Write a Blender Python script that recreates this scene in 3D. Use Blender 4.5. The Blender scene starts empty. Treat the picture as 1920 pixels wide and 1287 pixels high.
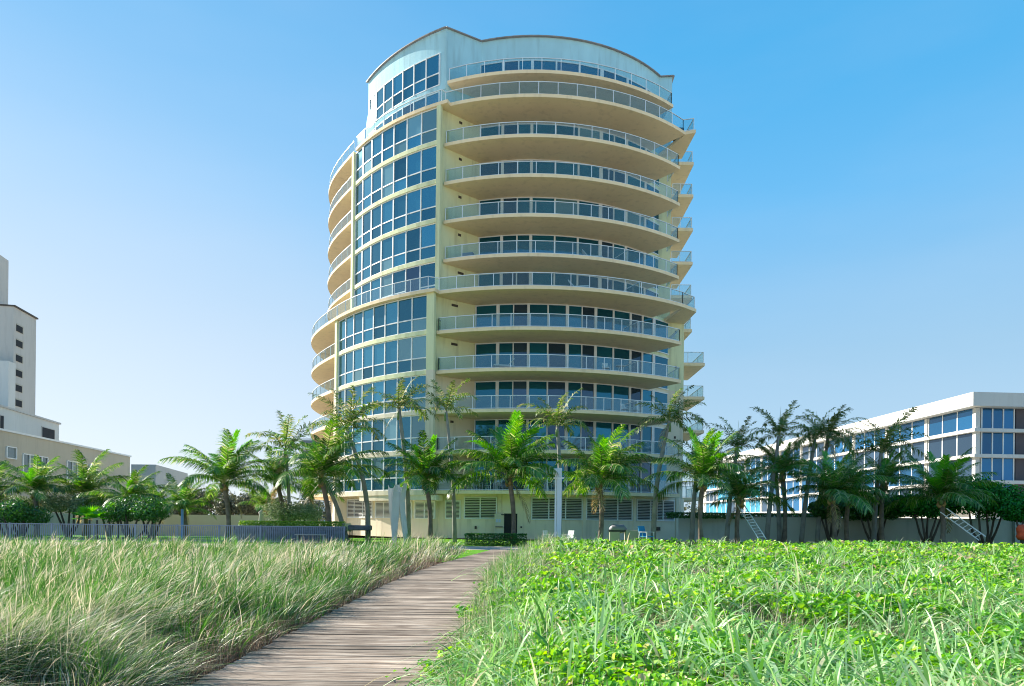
import bpy, bmesh, math, random
import numpy as np
from mathutils import Vector, Matrix, noise

scene = bpy.context.scene
R = math.radians
random.seed(7)
rng = np.random.default_rng(7)

# ------------------------------------------------------------------ camera, sky, sun, exposure
F = 1280.0                      # focal length in photo pixels (24 mm on full frame)
ROLL = 0.0105
cam_d = bpy.data.cameras.new("camera")
cam = bpy.data.objects.new("camera", cam_d)
scene.collection.objects.link(cam)
cam_d.sensor_width = 36.0
cam_d.lens = 24.0
cam_d.shift_y = (975 - 643.5) / 1920.0
cam_d.clip_start = 0.1
cam_d.clip_end = 6000
cam.location = (0, 0, 1.6)
cam.rotation_euler = (R(90), -ROLL, 0)
scene.camera = cam

SUN_AZ, SUN_EL = -61.3, 29.6     # degrees, azimuth from +Y towards +X
world = bpy.data.worlds.new("World")
scene.world = world
world.use_nodes = True
wn = world.node_tree
bg = wn.nodes["Background"]
sky = wn.nodes.new("ShaderNodeTexSky")
sky.sky_type = 'NISHITA'
sky.sun_disc = False
sky.sun_elevation = R(SUN_EL)
sky.sun_rotation = R(SUN_AZ)
sky.altitude = 0
sky.air_density = 1.0
sky.dust_density = 0.6
sky.ozone_density = 2.0
# the photograph's sky is a saturated maritime blue: tint the physical sky with a clear-air gradient, paler low down and round the sun
tcw = wn.nodes.new("ShaderNodeTexCoord")
sep = wn.nodes.new("ShaderNodeSeparateXYZ"); wn.links.new(tcw.outputs['Generated'], sep.inputs[0])
ramp = wn.nodes.new("ShaderNodeValToRGB"); el = ramp.color_ramp.elements; el.new(0.2); el.new(0.4); el.new(0.55)
for q_, (p_, c_) in zip(el, ((0.0, (2.0, 2.75, 3.45)), (0.22, (1.35, 2.4, 3.35)), (0.40, (0.62, 2.12, 3.7)), (0.56, (0.24, 1.80, 3.5)), (0.9, (0.07, 1.05, 2.8)))):
    q_.position = p_; q_.color = (*c_, 1)
wn.links.new(sep.outputs[2], ramp.inputs[0])
# haze brightens low down on the sun's side
dotn = wn.nodes.new("ShaderNodeVectorMath"); dotn.operation = 'DOT_PRODUCT'
wn.links.new(tcw.outputs['Generated'], dotn.inputs[0])
dotn.inputs[1].default_value = (math.sin(R(SUN_AZ)), math.cos(R(SUN_AZ)), 0)
glow = wn.nodes.new("ShaderNodeMapRange"); glow.interpolation_type = 'SMOOTHSTEP'
glow.inputs[1].default_value = 0.15; glow.inputs[2].default_value = 0.95; glow.inputs[3].default_value = 0.0; glow.inputs[4].default_value = 0.95
wn.links.new(dotn.outputs['Value'], glow.inputs[0])
low = wn.nodes.new("ShaderNodeMapRange"); low.inputs[1].default_value = 0.0; low.inputs[2].default_value = 0.60; low.inputs[3].default_value = 1.0; low.inputs[4].default_value = 0.12
wn.links.new(sep.outputs[2], low.inputs[0])
gm = wn.nodes.new("ShaderNodeMath"); gm.operation = 'MULTIPLY'; wn.links.new(glow.outputs[0], gm.inputs[0]); wn.links.new(low.outputs[0], gm.inputs[1])
gmx = wn.nodes.new("ShaderNodeMixRGB"); wn.links.new(gm.outputs[0], gmx.inputs[0]); wn.links.new(ramp.outputs[0], gmx.inputs[1]); gmx.inputs[2].default_value = (3.15, 3.45, 3.85, 1)
# faint uneven haze
cn_ = wn.nodes.new("ShaderNodeTexNoise"); cn_.inputs['Scale'].default_value = 1.6; cn_.inputs['Detail'].default_value = 5
cmp_ = wn.nodes.new("ShaderNodeMapping"); cmp_.inputs['Scale'].default_value = (1, 1, 3.5); wn.links.new(tcw.outputs['Generated'], cmp_.inputs[0]); wn.links.new(cmp_.outputs[0], cn_.inputs['Vector'])
cmr = wn.nodes.new("ShaderNodeMapRange"); cmr.inputs[1].default_value = 0.42; cmr.inputs[2].default_value = 0.8; cmr.inputs[3].default_value = 0.0; cmr.inputs[4].default_value = 0.16
wn.links.new(cn_.outputs['Fac'], cmr.inputs[0])
cmx = wn.nodes.new("ShaderNodeMixRGB"); wn.links.new(cmr.outputs[0], cmx.inputs[0]); wn.links.new(gmx.outputs[0], cmx.inputs[1]); cmx.inputs[2].default_value = (2.9, 3.3, 3.8, 1)
mixs = wn.nodes.new("ShaderNodeMixRGB"); mixs.inputs[0].default_value = 0.92
wn.links.new(sky.outputs[0], mixs.inputs[1]); wn.links.new(cmx.outputs[0], mixs.inputs[2])
wn.links.new(mixs.outputs[0], bg.inputs['Color'])
bg.inputs['Strength'].default_value = 0.0985

sun_d = bpy.data.lights.new("sun", 'SUN')
sun_d.energy = 4.4
sun_d.angle = R(0.5)
sun_d.color = (1.0, 0.94, 0.84)
sun = bpy.data.objects.new("sun", sun_d)
sdir = Vector((math.sin(R(SUN_AZ)) * math.cos(R(SUN_EL)), math.cos(R(SUN_AZ)) * math.cos(R(SUN_EL)), math.sin(R(SUN_EL))))
sun.rotation_euler = sdir.to_track_quat('Z', 'Y').to_euler()
sun.location = (-60, 40, 80)
scene.collection.objects.link(sun)

scene.view_settings.view_transform = 'Standard'
scene.view_settings.look = 'None'
scene.view_settings.exposure = 1.36
scene.view_settings.gamma = 1
scene.view_settings.use_curve_mapping = False
scene.cycles.max_bounces = 7
scene.cycles.diffuse_bounces = 3
scene.cycles.glossy_bounces = 3
scene.cycles.transmission_bounces = 3
scene.cycles.transparent_max_bounces = 16
scene.cycles.use_denoising = True
scene.cycles.denoiser = 'OPENIMAGEDENOISE'
scene.cycles.denoising_input_passes = 'RGB_ALBEDO_NORMAL'
scene.cycles.denoising_prefilter = 'ACCURATE'
scene.cycles.pixel_filter_type = 'BLACKMAN_HARRIS'
scene.cycles.filter_width = 1.05

# ------------------------------------------------------------------ helpers
def at(px, py, Y):
    """photo pixel at depth Y -> world x, z"""
    u, v = px - 960, 975 - py
    return (u - ROLL * v) * Y / F, 1.6 + (v + ROLL * u) * Y / F

def X(px, py, Y): return at(px, py, Y)[0]
def Z(px, py, Y): return at(px, py, Y)[1]

ORI = {}
def link(o, parent=None):
    scene.collection.objects.link(o)
    if parent is not None: o.parent = parent
    return o

def tag(o, label=None, cat=None, group=None, kind=None):
    if label: o['label'] = label
    if cat: o['category'] = cat
    if group: o['group'] = group
    if kind: o['kind'] = kind
    return o

def thing(name, loc, label, cat, group=None, rz=0.0):
    o = bpy.data.objects.new(name, None)
    o.empty_display_size = 0.3
    o.location = loc
    o.rotation_euler = (0, 0, rz)
    link(o)
    ORI[o.name] = Vector(loc)
    return tag(o, label, cat, group)

def copy_tree(root, loc=None, rz=None, scale=None, label=None, group=None):
    c = root.copy(); link(c)
    if loc is not None: c.location = loc
    if rz is not None: c.rotation_euler = (0, 0, rz)
    if scale is not None: c.scale = scale
    if label: c['label'] = label
    if group: c['group'] = group
    for ch in list(root.children):
        k = ch.copy(); link(k); k.parent = c
        for g in list(ch.children):
            d = g.copy(); link(d); d.parent = k
    return c

class MB:
    def __init__(s):
        s.v = []; s.f = []; s.sm = False
    def box(s, cx, cy, cz, sx, sy, sz, rz=0.0, M=None):
        b = len(s.v)
        for dz in (-.5, .5):
            for dx, dy in ((-.5, -.5), (.5, -.5), (.5, .5), (-.5, .5)):
                p = Vector((dx * sx, dy * sy, dz * sz))
                if M is not None: p = M @ p
                elif rz: p = Matrix.Rotation(rz, 3, 'Z') @ p
                s.v.append((cx + p.x, cy + p.y, cz + p.z))
        for q in ((0, 3, 2, 1), (4, 5, 6, 7), (0, 1, 5, 4), (1, 2, 6, 5), (2, 3, 7, 6), (3, 0, 4, 7)):
            s.f.append(tuple(b + i for i in q))
        return s
    def bar(s, p, q, w, h=None):
        """box beam from p to q"""
        p, q = Vector(p), Vector(q); d = q - p; L = d.length
        if L < 1e-6: return s
        M = d.to_track_quat('Y', 'Z').to_matrix()
        c = (p + q) / 2
        return s.box(c.x, c.y, c.z, w, L, h or w, M=M)
    def tube(s, pts, rad, n=8, cap=True):
        b = len(s.v); m = len(pts)
        pts = [Vector(p) for p in pts]
        for i, p in enumerate(pts):
            d = (pts[min(i + 1, m - 1)] - pts[max(i - 1, 0)])
            if d.length < 1e-7: d = Vector((0, 0, 1))
            d.normalize()
            a = Vector((1, 0, 0)) if abs(d.x) < 0.8 else Vector((0, 1, 0))
            u = d.cross(a).normalized(); w = d.cross(u)
            r = rad[i] if hasattr(rad, '__len__') else rad
            for j in range(n):
                t = 2 * math.pi * j / n
                q = p + u * (r * math.cos(t)) + w * (r * math.sin(t))
                s.v.append(tuple(q))
        for i in range(m - 1):
            for j in range(n):
                k = (j + 1) % n
                s.f.append((b + i * n + j, b + (i + 1) * n + j, b + (i + 1) * n + k, b + i * n + k))
        if cap:
            s.f.append(tuple(b + j for j in range(n)))
            s.f.append(tuple(b + (m - 1) * n + j for j in reversed(range(n))))
        return s
    def prism(s, poly, z0, z1):
        b = len(s.v); n = len(poly)
        for z in (z0, z1):
            for p in poly: s.v.append((p[0], p[1], z))
        s.f.append(tuple(b + i for i in reversed(range(n))))
        s.f.append(tuple(b + n + i for i in range(n)))
        for i in range(n):
            j = (i + 1) % n
            s.f.append((b + i, b + j, b + n + j, b + n + i))
        return s
    def ring(s, C, R0, R1, t0, t1, z0, z1, n=None):
        """ring sector solid, angles in degrees"""
        n = n or max(2, int(abs(t1 - t0) / 2.5))
        b = len(s.v)
        for i in range(n + 1):
            t = R(t0 + (t1 - t0) * i / n)
            for rr, z in ((R0, z0), (R1, z0), (R1, z1), (R0, z1)):
                s.v.append((C[0] + rr * math.sin(t), C[1] - rr * math.cos(t), z))
        for i in range(n):
            p, q = b + 4 * i, b + 4 * i + 4
            for e in range(4):
                g = (e + 1) % 4
                s.f.append((p + e, q + e, q + g, p + g))
        s.f.append((b, b + 1, b + 2, b + 3))
        s.f.append((b + 4 * n + 3, b + 4 * n + 2, b + 4 * n + 1, b + 4 * n))
        return s
    def wbox(s, A, B, z0, z1, d0, d1, e0=0.0, e1=0.0):
        """box along A->B; outward is to the right of A->B"""
        A, B = Vector((A[0], A[1])), Vector((B[0], B[1]))
        d = (B - A).normalized(); o = Vector((d.y, -d.x))
        A = A + d * e0; B = B - d * e1
        P = [A + o * d1, B + o * d1, B + o * d0, A + o * d0]
        return s.prism([(p.x, p.y) for p in P], z0, z1)
    def build(s, name, mat, parent=None, smooth=False, bevel=0.0, world=True):
        me = bpy.data.meshes.new(name)
        o0 = ORI.get(parent.name, Vector((0, 0, 0))) if (parent is not None and world) else Vector((0, 0, 0))
        if parent is not None and world and parent.name not in ORI:
            pp = parent
            while pp is not None and pp.name not in ORI: pp = pp.parent
            if pp is not None: o0 = ORI[pp.name]
        me.from_pydata([(v[0] - o0.x, v[1] - o0.y, v[2] - o0.z) for v in s.v], [], s.f)
        for m in (mat if isinstance(mat, (list, tuple)) else [mat]): me.materials.append(m)
        bm = bmesh.new(); bm.from_mesh(me)
        bmesh.ops.recalc_face_normals(bm, faces=bm.faces)
        bm.to_mesh(me); bm.free()
        o = bpy.data.objects.new(name, me)
        link(o, parent)
        if smooth:
            for p in me.polygons: p.use_smooth = True
        if bevel:
            md = o.modifiers.new('bevel', 'BEVEL'); md.width = bevel; md.segments = 2; md.limit_method = 'ANGLE'
        return o

def P(C, rad, deg): return (C[0] + rad * math.sin(R(deg)), C[1] - rad * math.cos(R(deg)))

def ang(px, py, C, rad, lo=-80, hi=80):
    """angle on the circle that is seen at photo pixel px"""
    u = (px - 960 - ROLL * (975 - py)) / F
    best = None
    for i in range(1601):
        t = lo + (hi - lo) * i / 1600
        x, y = P(C, rad, t)
        e = abs(x / y - u)
        if best is None or e < best[0]: best = (e, t)
    return best[1]

# ------------------------------------------------------------------ materials
def nt(name):
    m = bpy.data.materials.new(name); m.use_nodes = True
    t = m.node_tree
    return m, t, t.nodes, t.links, t.nodes['Principled BSDF']

def simple(name, col, rough=0.7, metal=0.0, var=0.12, scale=3.0, bump=0.0, bscale=60.0, streak=0.0, spec=0.4, objvar=0.0):
    """base colour broken up by two scales of noise, optional stains, bump"""
    m, t, N, L, B = nt(name)
    B.inputs['Roughness'].default_value = rough
    B.inputs['Metallic'].default_value = metal
    B.inputs['Specular IOR Level'].default_value = spec
    tc = N.new('ShaderNodeNewGeometry')
    n1 = N.new('ShaderNodeTexNoise'); n1.inputs['Scale'].default_value = scale * 0.3; n1.inputs['Detail'].default_value = 6
    mp = N.new('ShaderNodeMapping'); mp.inputs['Scale'].default_value = (1, 1, 0.35 if streak else 1)
    L.new(tc.outputs['Position'], mp.inputs[0]); L.new(mp.outputs[0], n1.inputs['Vector'])
    r = N.new('ShaderNodeValToRGB')
    a = tuple(max(0, c * (1 - var)) for c in col); b = tuple(min(1, c * (1 + var)) for c in col)
    r.color_ramp.elements[0].position = 0.3; r.color_ramp.elements[1].position = 0.7
    r.color_ramp.elements[0].color = (*a, 1); r.color_ramp.elements[1].color = (*b, 1)
    L.new(n1.outputs['Fac'], r.inputs[0])
    out = r.outputs[0]
    if objvar:
        oi = N.new('ShaderNodeObjectInfo')
        mm = N.new('ShaderNodeMapRange'); mm.inputs[3].default_value = 1 - objvar; mm.inputs[4].default_value = 1 + objvar
        L.new(oi.outputs['Random'], mm.inputs[0])
        h = N.new('ShaderNodeHueSaturation'); L.new(out, h.inputs['Color']); L.new(mm.outputs[0], h.inputs['Value'])
        out = h.outputs[0]
    if streak:
        n2 = N.new('ShaderNodeTexNoise'); n2.inputs['Scale'].default_value = 1.6; n2.inputs['Detail'].default_value = 8
        mp2 = N.new('ShaderNodeMapping'); mp2.inputs['Scale'].default_value = (1.2, 1.2, 0.16)
        L.new(tc.outputs['Position'], mp2.inputs[0]); L.new(mp2.outputs[0], n2.inputs['Vector'])
        r2 = N.new('ShaderNodeValToRGB'); r2.color_ramp.elements[0].position = 0.52; r2.color_ramp.elements[1].position = 0.75
        r2.color_ramp.elements[0].color = (0, 0, 0, 1); r2.color_ramp.elements[1].color = (streak, streak, streak, 1)
        L.new(n2.outputs['Fac'], r2.inputs[0])
        mx = N.new('ShaderNodeMixRGB'); mx.blend_type = 'MULTIPLY'
        L.new(r2.outputs[0], mx.inputs['Fac']); L.new(out, mx.inputs[1]); mx.inputs[2].default_value = (0.45, 0.42, 0.38, 1)
        out = mx.outputs[0]
    L.new(out, B.inputs['Base Color'])
    if bump:
        n3 = N.new('ShaderNodeTexNoise'); n3.inputs['Scale'].default_value = bscale; n3.inputs['Detail'].default_value = 4
        L.new(tc.outputs['Position'], n3.inputs['Vector'])
        bp = N.new('ShaderNodeBump'); bp.inputs['Strength'].default_value = bump; bp.inputs['Distance'].default_value = 0.02
        L.new(n3.outputs['Fac'], bp.inputs['Height']); L.new(bp.outputs[0], B.inputs['Normal'])
    return m

def glass_reflective(name, col, metal=0.65, rough=0.03, spec=0.8, objvar=0.35):
    """tinted solar glazing seen from outside"""
    m, t, N, L, B = nt(name)
    B.inputs['Metallic'].default_value = metal
    B.inputs['Roughness'].default_value = rough
    B.inputs['Specular IOR Level'].default_value = spec
    oi = N.new('ShaderNodeObjectInfo')
    mm = N.new('ShaderNodeMapRange'); mm.inputs[3].default_value = 1 - objvar; mm.inputs[4].default_value = 1 + objvar
    L.new(oi.outputs['Random'], mm.inputs[0])
    h = N.new('ShaderNodeHueSaturation'); h.inputs['Color'].default_value = (*col, 1)
    L.new(mm.outputs[0], h.inputs['Value'])
    L.new(h.outputs[0], B.inputs['Base Color'])
    g = N.new('ShaderNodeNewGeometry')
    n = N.new('ShaderNodeTexNoise'); n.inputs['Scale'].default_value = 0.5; n.inputs['Detail'].default_value = 1
    L.new(g.outputs['Position'], n.inputs['Vector'])
    bp = N.new('ShaderNodeBump'); bp.inputs['Strength'].default_value = 0.22; bp.inputs['Distance'].default_value = 0.1
    L.new(n.outputs['Fac'], bp.inputs['Height']); L.new(bp.outputs[0], B.inputs['Normal'])
    return m

def glass_clear(name, tint=(0.84, 0.90, 0.90), refl=0.035):
    m, t, N, L, B = nt(name)
    N.remove(B)
    tr = N.new('ShaderNodeBsdfTransparent'); tr.inputs[0].default_value = (*tint, 1)
    gl = N.new('ShaderNodeBsdfGlossy'); gl.inputs['Roughness'].default_value = 0.03; gl.inputs['Color'].default_value = (0.9, 0.97, 1, 1)
    df = N.new('ShaderNodeBsdfDiffuse'); df.inputs['Color'].default_value = (0.7, 0.8, 0.8, 1)
    lw = N.new('ShaderNodeLayerWeight'); lw.inputs['Blend'].default_value = 0.2
    mr = N.new('ShaderNodeMapRange'); mr.inputs[3].default_value = refl; mr.inputs[4].default_value = 0.3
    L.new(lw.outputs['Facing'], mr.inputs[0])
    m1 = N.new('ShaderNodeMixShader'); L.new(mr.outputs[0], m1.inputs[0]); L.new(tr.outputs[0], m1.inputs[1]); L.new(gl.outputs[0], m1.inputs[2])
    m2 = N.new('ShaderNodeMixShader'); m2.inputs[0].default_value = 0.015
    L.new(m1.outputs[0], m2.inputs[1]); L.new(df.outputs[0], m2.inputs[2])
    L.new(m2.outputs[0], N['Material Output'].inputs['Surface'])
    return m

def leafy(name, stops, trans=0.4, rough=0.45, objvar=0.0, attr=True, gloss=0.06):
    """foliage: colour chosen per leaf from a ramp, part of the light passes through"""
    m, t, N, L, B = nt(name)
    N.remove(B)
    r = N.new('ShaderNodeValToRGB')
    el = r.color_ramp.elements
    while len(el) < len(stops): el.new(0.5)
    for e, (p, c) in zip(el, stops): e.position = p; e.color = (*c, 1)
    if attr:
        a = N.new('ShaderNodeAttribute'); a.attribute_name = 'rnd'; L.new(a.outputs['Fac'], r.inputs[0])
    else:
        g = N.new('ShaderNodeNewGeometry'); L.new(g.outputs['Random Per Island'], r.inputs[0])
    out = r.outputs[0]
    if objvar:
        oi = N.new('ShaderNodeObjectInfo')
        mm = N.new('ShaderNodeMapRange'); mm.inputs[3].default_value = 1 - objvar; mm.inputs[4].default_value = 1 + objvar
        L.new(oi.outputs['Random'], mm.inputs[0])
        h = N.new('ShaderNodeHueSaturation'); L.new(out, h.inputs['Color']); L.new(mm.outputs[0], h.inputs['Value'])
        out = h.outputs[0]
    d = N.new('ShaderNodeBsdfDiffuse'); L.new(out, d.inputs['Color'])
    tb = N.new('ShaderNodeBsdfTranslucent')
    hh = N.new('ShaderNodeHueSaturation'); hh.inputs['Hue'].default_value = 0.48; hh.inputs['Saturation'].default_value = 1.15; hh.inputs['Value'].default_value = 1.5
    L.new(out, hh.inputs['Color']); L.new(hh.outputs[0], tb.inputs['Color'])
    m1 = N.new('ShaderNodeMixShader'); m1.inputs[0].default_value = trans
    L.new(d.outputs[0], m1.inputs[1]); L.new(tb.outputs[0], m1.inputs[2])
    gl = N.new('ShaderNodeBsdfGlossy'); gl.inputs['Roughness'].default_value = rough; gl.inputs['Color'].default_value = (1, 1, 1, 1)
    m2 = N.new('ShaderNodeMixShader'); m2.inputs[0].default_value = gloss
    L.new(m1.outputs[0], m2.inputs[1]); L.new(gl.outputs[0], m2.inputs[2])
    L.new(m2.outputs[0], N['Material Output'].inputs['Surface'])
    return m

M = {}
M['stucco_beige'] = simple('stucco_beige', (0.82, 0.71, 0.52), 0.9, var=0.07, scale=0.8, bump=0.25, bscale=25, streak=0.42)
M['stucco_green'] = simple('stucco_green', (0.80, 0.80, 0.48), 0.9, var=0.08, scale=0.8, bump=0.25, bscale=25, streak=0.4)
M['stucco_blue'] = simple('stucco_blue', (0.42, 0.68, 0.74), 0.9, var=0.10, scale=2.0, bump=0.25, bscale=25, streak=0.4)
M['slab'] = simple('slab', (0.95, 0.73, 0.46), 0.9, var=0.06, scale=0.7, bump=0.2, bscale=20, streak=0.25)
def two_sided_slab(m):
    """top darkened as floor tile to cut light bounced onto soffits, painted edge and soffit with form joints"""
    t = m.node_tree; N, L = t.nodes, t.links; B = N['Principled BSDF']
    src = B.inputs['Base Color'].links[0].from_socket
    g = N.new('ShaderNodeNewGeometry'); sp = N.new('ShaderNodeSeparateXYZ'); L.new(g.outputs['True Normal'], sp.inputs[0])
    gt = N.new('ShaderNodeMath'); gt.operation = 'GREATER_THAN'; gt.inputs[1].default_value = 0.8; L.new(sp.outputs[2], gt.inputs[0])
    mx = N.new('ShaderNodeMixRGB'); L.new(gt.outputs[0], mx.inputs[0]); L.new(src, mx.inputs[1]); mx.inputs[2].default_value = (0.34, 0.30, 0.25, 1)  # darker tile tone on upward faces, added to reduce bounced light
    L.new(mx.outputs[0], B.inputs['Base Color'])
two_sided_slab(M['slab'])
M['coping'] = simple('coping', (0.30, 0.26, 0.245), 0.6)
M['white_frame'] = simple('white_frame', (0.80, 0.80, 0.78), 0.45, var=0.04)
M['alu'] = simple('alu', (0.80, 0.82, 0.83), 0.4, metal=0.1, var=0.05)
M['glass_curtain'] = glass_reflective('glass_curtain', (0.06, 0.22, 0.30), 0.75, 0.05, objvar=0.4)
M['glass_teal'] = glass_reflective('glass_teal', (0.012, 0.15, 0.23), 0.6, 0.03, objvar=0.3)
M['glass_dark'] = glass_reflective('glass_dark', (0.05, 0.10, 0.16), 0.6, 0.05, objvar=0.3)
M['glass_rail'] = glass_clear('glass_rail')
M['louver_metal'] = simple('louver_metal', (0.72, 0.74, 0.74), 0.5, var=0.04)
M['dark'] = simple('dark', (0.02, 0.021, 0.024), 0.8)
M['vent'] = simple('vent', (0.08, 0.065, 0.05), 0.7)
M['black_metal'] = simple('black_metal', (0.03, 0.03, 0.033), 0.4)

# ------------------------------------------------------------------ the ground and what lies on it
def grid_mesh(name, xs, ys, zf, mat, kind='structure'):
    v = [(x, y, zf(x, y)) for y in ys for x in xs]
    n = len(xs)
    f = [(j * n + i, j * n + i + 1, (j + 1) * n + i + 1, (j + 1) * n + i) for j in range(len(ys) - 1) for i in range(n - 1)]
    me = bpy.data.meshes.new(name); me.from_pydata(v, [], f); me.materials.append(mat)
    for p in me.polygons: p.use_smooth = True
    o = bpy.data.objects.new(name, me); link(o); o['kind'] = kind
    return o

def soil_mat(name, c1, c2, c3):
    m, t, N, L, B = nt(name)
    B.inputs['Roughness'].default_value = 0.95; B.inputs['Specular IOR Level'].default_value = 0.1
    g = N.new('ShaderNodeNewGeometry')
    n = N.new('ShaderNodeTexNoise'); n.inputs['Scale'].default_value = 9; n.inputs['Detail'].default_value = 10; n.inputs['Roughness'].default_value = 0.7
    L.new(g.outputs['Position'], n.inputs['Vector'])
    r = N.new('ShaderNodeValToRGB'); e = r.color_ramp.elements; e.new(0.5)
    for q, (p, c) in zip(e, ((0.32, c1), (0.5, c2), (0.7, c3))): q.position = p; q.color = (*c, 1)
    L.new(n.outputs['Fac'], r.inputs[0]); L.new(r.outputs[0], B.inputs['Base Color'])
    bp = N.new('ShaderNodeBump'); bp.inputs['Strength'].default_value = 0.8; bp.inputs['Distance'].default_value = 0.05
    L.new(n.outputs['Fac'], bp.inputs['Height']); L.new(bp.outputs[0], B.inputs['Normal'])
    return m
M['soil'] = soil_mat('soil', (0.05, 0.037, 0.026), (0.15, 0.11, 0.075), (0.33, 0.26, 0.18))
M['sand'] = soil_mat('sand', (0.40, 0.35, 0.26), (0.58, 0.51, 0.39), (0.68, 0.61, 0.48))
M['lawn'] = soil_mat('lawn', (0.05, 0.16, 0.012), (0.11, 0.30, 0.02), (0.16, 0.38, 0.03))
M['paving'] = simple('paving', (0.46, 0.37, 0.32), 0.9, var=0.12, scale=4, bump=0.3, bscale=30)

def flat(name, x0, x1, y0, y1, z, mat, nx=2, ny=2):
    return grid_mesh(name, [x0 + (x1 - x0) * i / nx for i in range(nx + 1)], [y0 + (y1 - y0) * i / ny for i in range(ny + 1)], lambda x, y: z, mat)
flat('ground', -2500, 2500, -600, 4000, -0.30, M['sand'], 8, 8)
flat('lawn', -45, 60, 26.0, 56.0, -0.03, M['lawn'], 8, 4)
flat('pavement', -60, 60, 36.6, 41.2, -0.018, M['paving'], 8, 2)

def path_left(y):           # left edge of the boardwalk
    return -3.05 + (0 if y < 15 else 0.0056 * (y - 15) ** 2 * (1 if y < 27 else 1)) if y < 27 else -3.05 + 0.0056 * 144 + (y - 27) * 0.125
def hump_right(x, y):
    b = 0.22 + 0.16 * min(1, max(0, (x - path_left(y) - 2.4) / 1.5)) + 0.004 * min(y, 36)
    return b + 0.22 * noise.noise(Vector((x * 0.33, y * 0.25, 3.1))) + 0.05 * noise.noise(Vector((x * 1.3, y * 1.1, 9.1)))
def zr(x, y):
    e = min(1, max(0, (x - path_left(y) - 2.45) / 0.8)) * min(1, max(0, (37.0 - y) / 2.0))
    return -0.12 + (hump_right(x, y) - 0.06) * e
def zl(x, y):
    e = min(1, max(0, (path_left(y) - 0.15 - x) / 1.5)) * min(1, max(0, (37.5 - y) / 2.0))
    return -0.12 + e * (0.14 + 0.10 * noise.noise(Vector((x * 0.25, y * 0.2, 1.0))))
ysr = [2.0 + 35 * (i / 90) ** 1.5 for i in range(91)]
grid_mesh('dune_soil', [-4 + 44 * (i / 80) for i in range(81)], ysr, zr, M['soil'])
grid_mesh('dune_soil', [-44 + 43.0 * (i / 80) for i in range(81)], ysr, lambda x, y: zl(x, y) if x < path_left(y) else -0.13, M['soil'])

# boardwalk: one object per plank on hidden bearers
def plank_mat():
    m, t, N, L, B = nt('weathered_plank')
    B.inputs['Roughness'].default_value = 0.85; B.inputs['Specular IOR Level'].default_value = 0.2
    oi = N.new('ShaderNodeObjectInfo')
    g = N.new('ShaderNodeNewGeometry')
    add = N.new('ShaderNodeVectorMath'); add.operation = 'MULTIPLY_ADD'
    cb = N.new('ShaderNodeCombineXYZ'); L.new(oi.outputs['Random'], cb.inputs[0]); L.new(oi.outputs['Random'], cb.inputs[1]); L.new(oi.outputs['Random'], cb.inputs[2])
    L.new(cb.outputs[0], add.inputs[0]); add.inputs[1].default_value = (37, 91, 53); L.new(g.outputs['Position'], add.inputs[2])
    mp = N.new('ShaderNodeMapping'); mp.inputs['Scale'].default_value = (0.9, 14, 14); L.new(add.outputs[0], mp.inputs[0])
    n = N.new('ShaderNodeTexNoise'); n.inputs['Scale'].default_value = 1.6; n.inputs['Detail'].default_value = 9; n.inputs['Roughness'].default_value = 0.65; n.inputs['Distortion'].default_value = 0.5
    L.new(mp.outputs[0], n.inputs['Vector'])
    r = N.new('ShaderNodeValToRGB'); e = r.color_ramp.elements; e.new(0.45); e.new(0.6)
    for q, (p, c) in zip(e, ((0.3, (0.06, 0.040, 0.027)), (0.42, (0.19, 0.138, 0.10)), (0.53, (0.34, 0.265, 0.20)), (0.72, (0.55, 0.47, 0.38)))): q.position = p; q.color = (*c, 1)
    L.new(n.outputs['Fac'], r.inputs[0])
    # blotches of wear and damp
    n2 = N.new('ShaderNodeTexNoise'); n2.inputs['Scale'].default_value = 1.1; n2.inputs['Detail'].default_value = 5; L.new(g.outputs['Position'], n2.inputs['Vector'])
    mr = N.new('ShaderNodeMapRange'); mr.inputs[1].default_value = 0.3; mr.inputs[2].default_value = 0.7; mr.inputs[3].default_value = 0.72; mr.inputs[4].default_value = 1.2
    L.new(n2.outputs['Fac'], mr.inputs[0])
    pr = N.new('ShaderNodeValToRGB'); e = pr.color_ramp.elements; e.new(0.5); e.new(0.9)
    for q, (p, c) in zip(e, ((0.0, 0.68), (0.5, 0.92), (0.88, 1.12), (1.0, 1.55))): q.position = p; q.color = (c, c, c, 1)
    L.new(oi.outputs['Random'], pr.inputs[0])
    mu = N.new('ShaderNodeMath'); mu.operation = 'MULTIPLY'; L.new(mr.outputs[0], mu.inputs[0]); L.new(pr.outputs[0], mu.inputs[1])
    h = N.new('ShaderNodeHueSaturation'); L.new(r.outputs[0], h.inputs['Color']); L.new(mu.outputs[0], h.inputs['Value'])
    L.new(h.outputs[0], B.inputs['Base Color'])
    bp = N.new('ShaderNodeBump'); bp.inputs['Strength'].default_value = 0.7; bp.inputs['Distance'].default_value = 0.006
    L.new(n.outputs['Fac'], bp.inputs['Height']); L.new(bp.outputs[0], B.inputs['Normal'])
    return m
M['plank'] = plank_mat()
bw = thing('boardwalk', (-1.7, 4.0, 0), None, None); bw['kind'] = 'structure'; bw['label'] = 'weathered wooden boardwalk of cross planks curving to the tower'
y = 3.2; n = 0
plank_meshes = []
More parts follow.
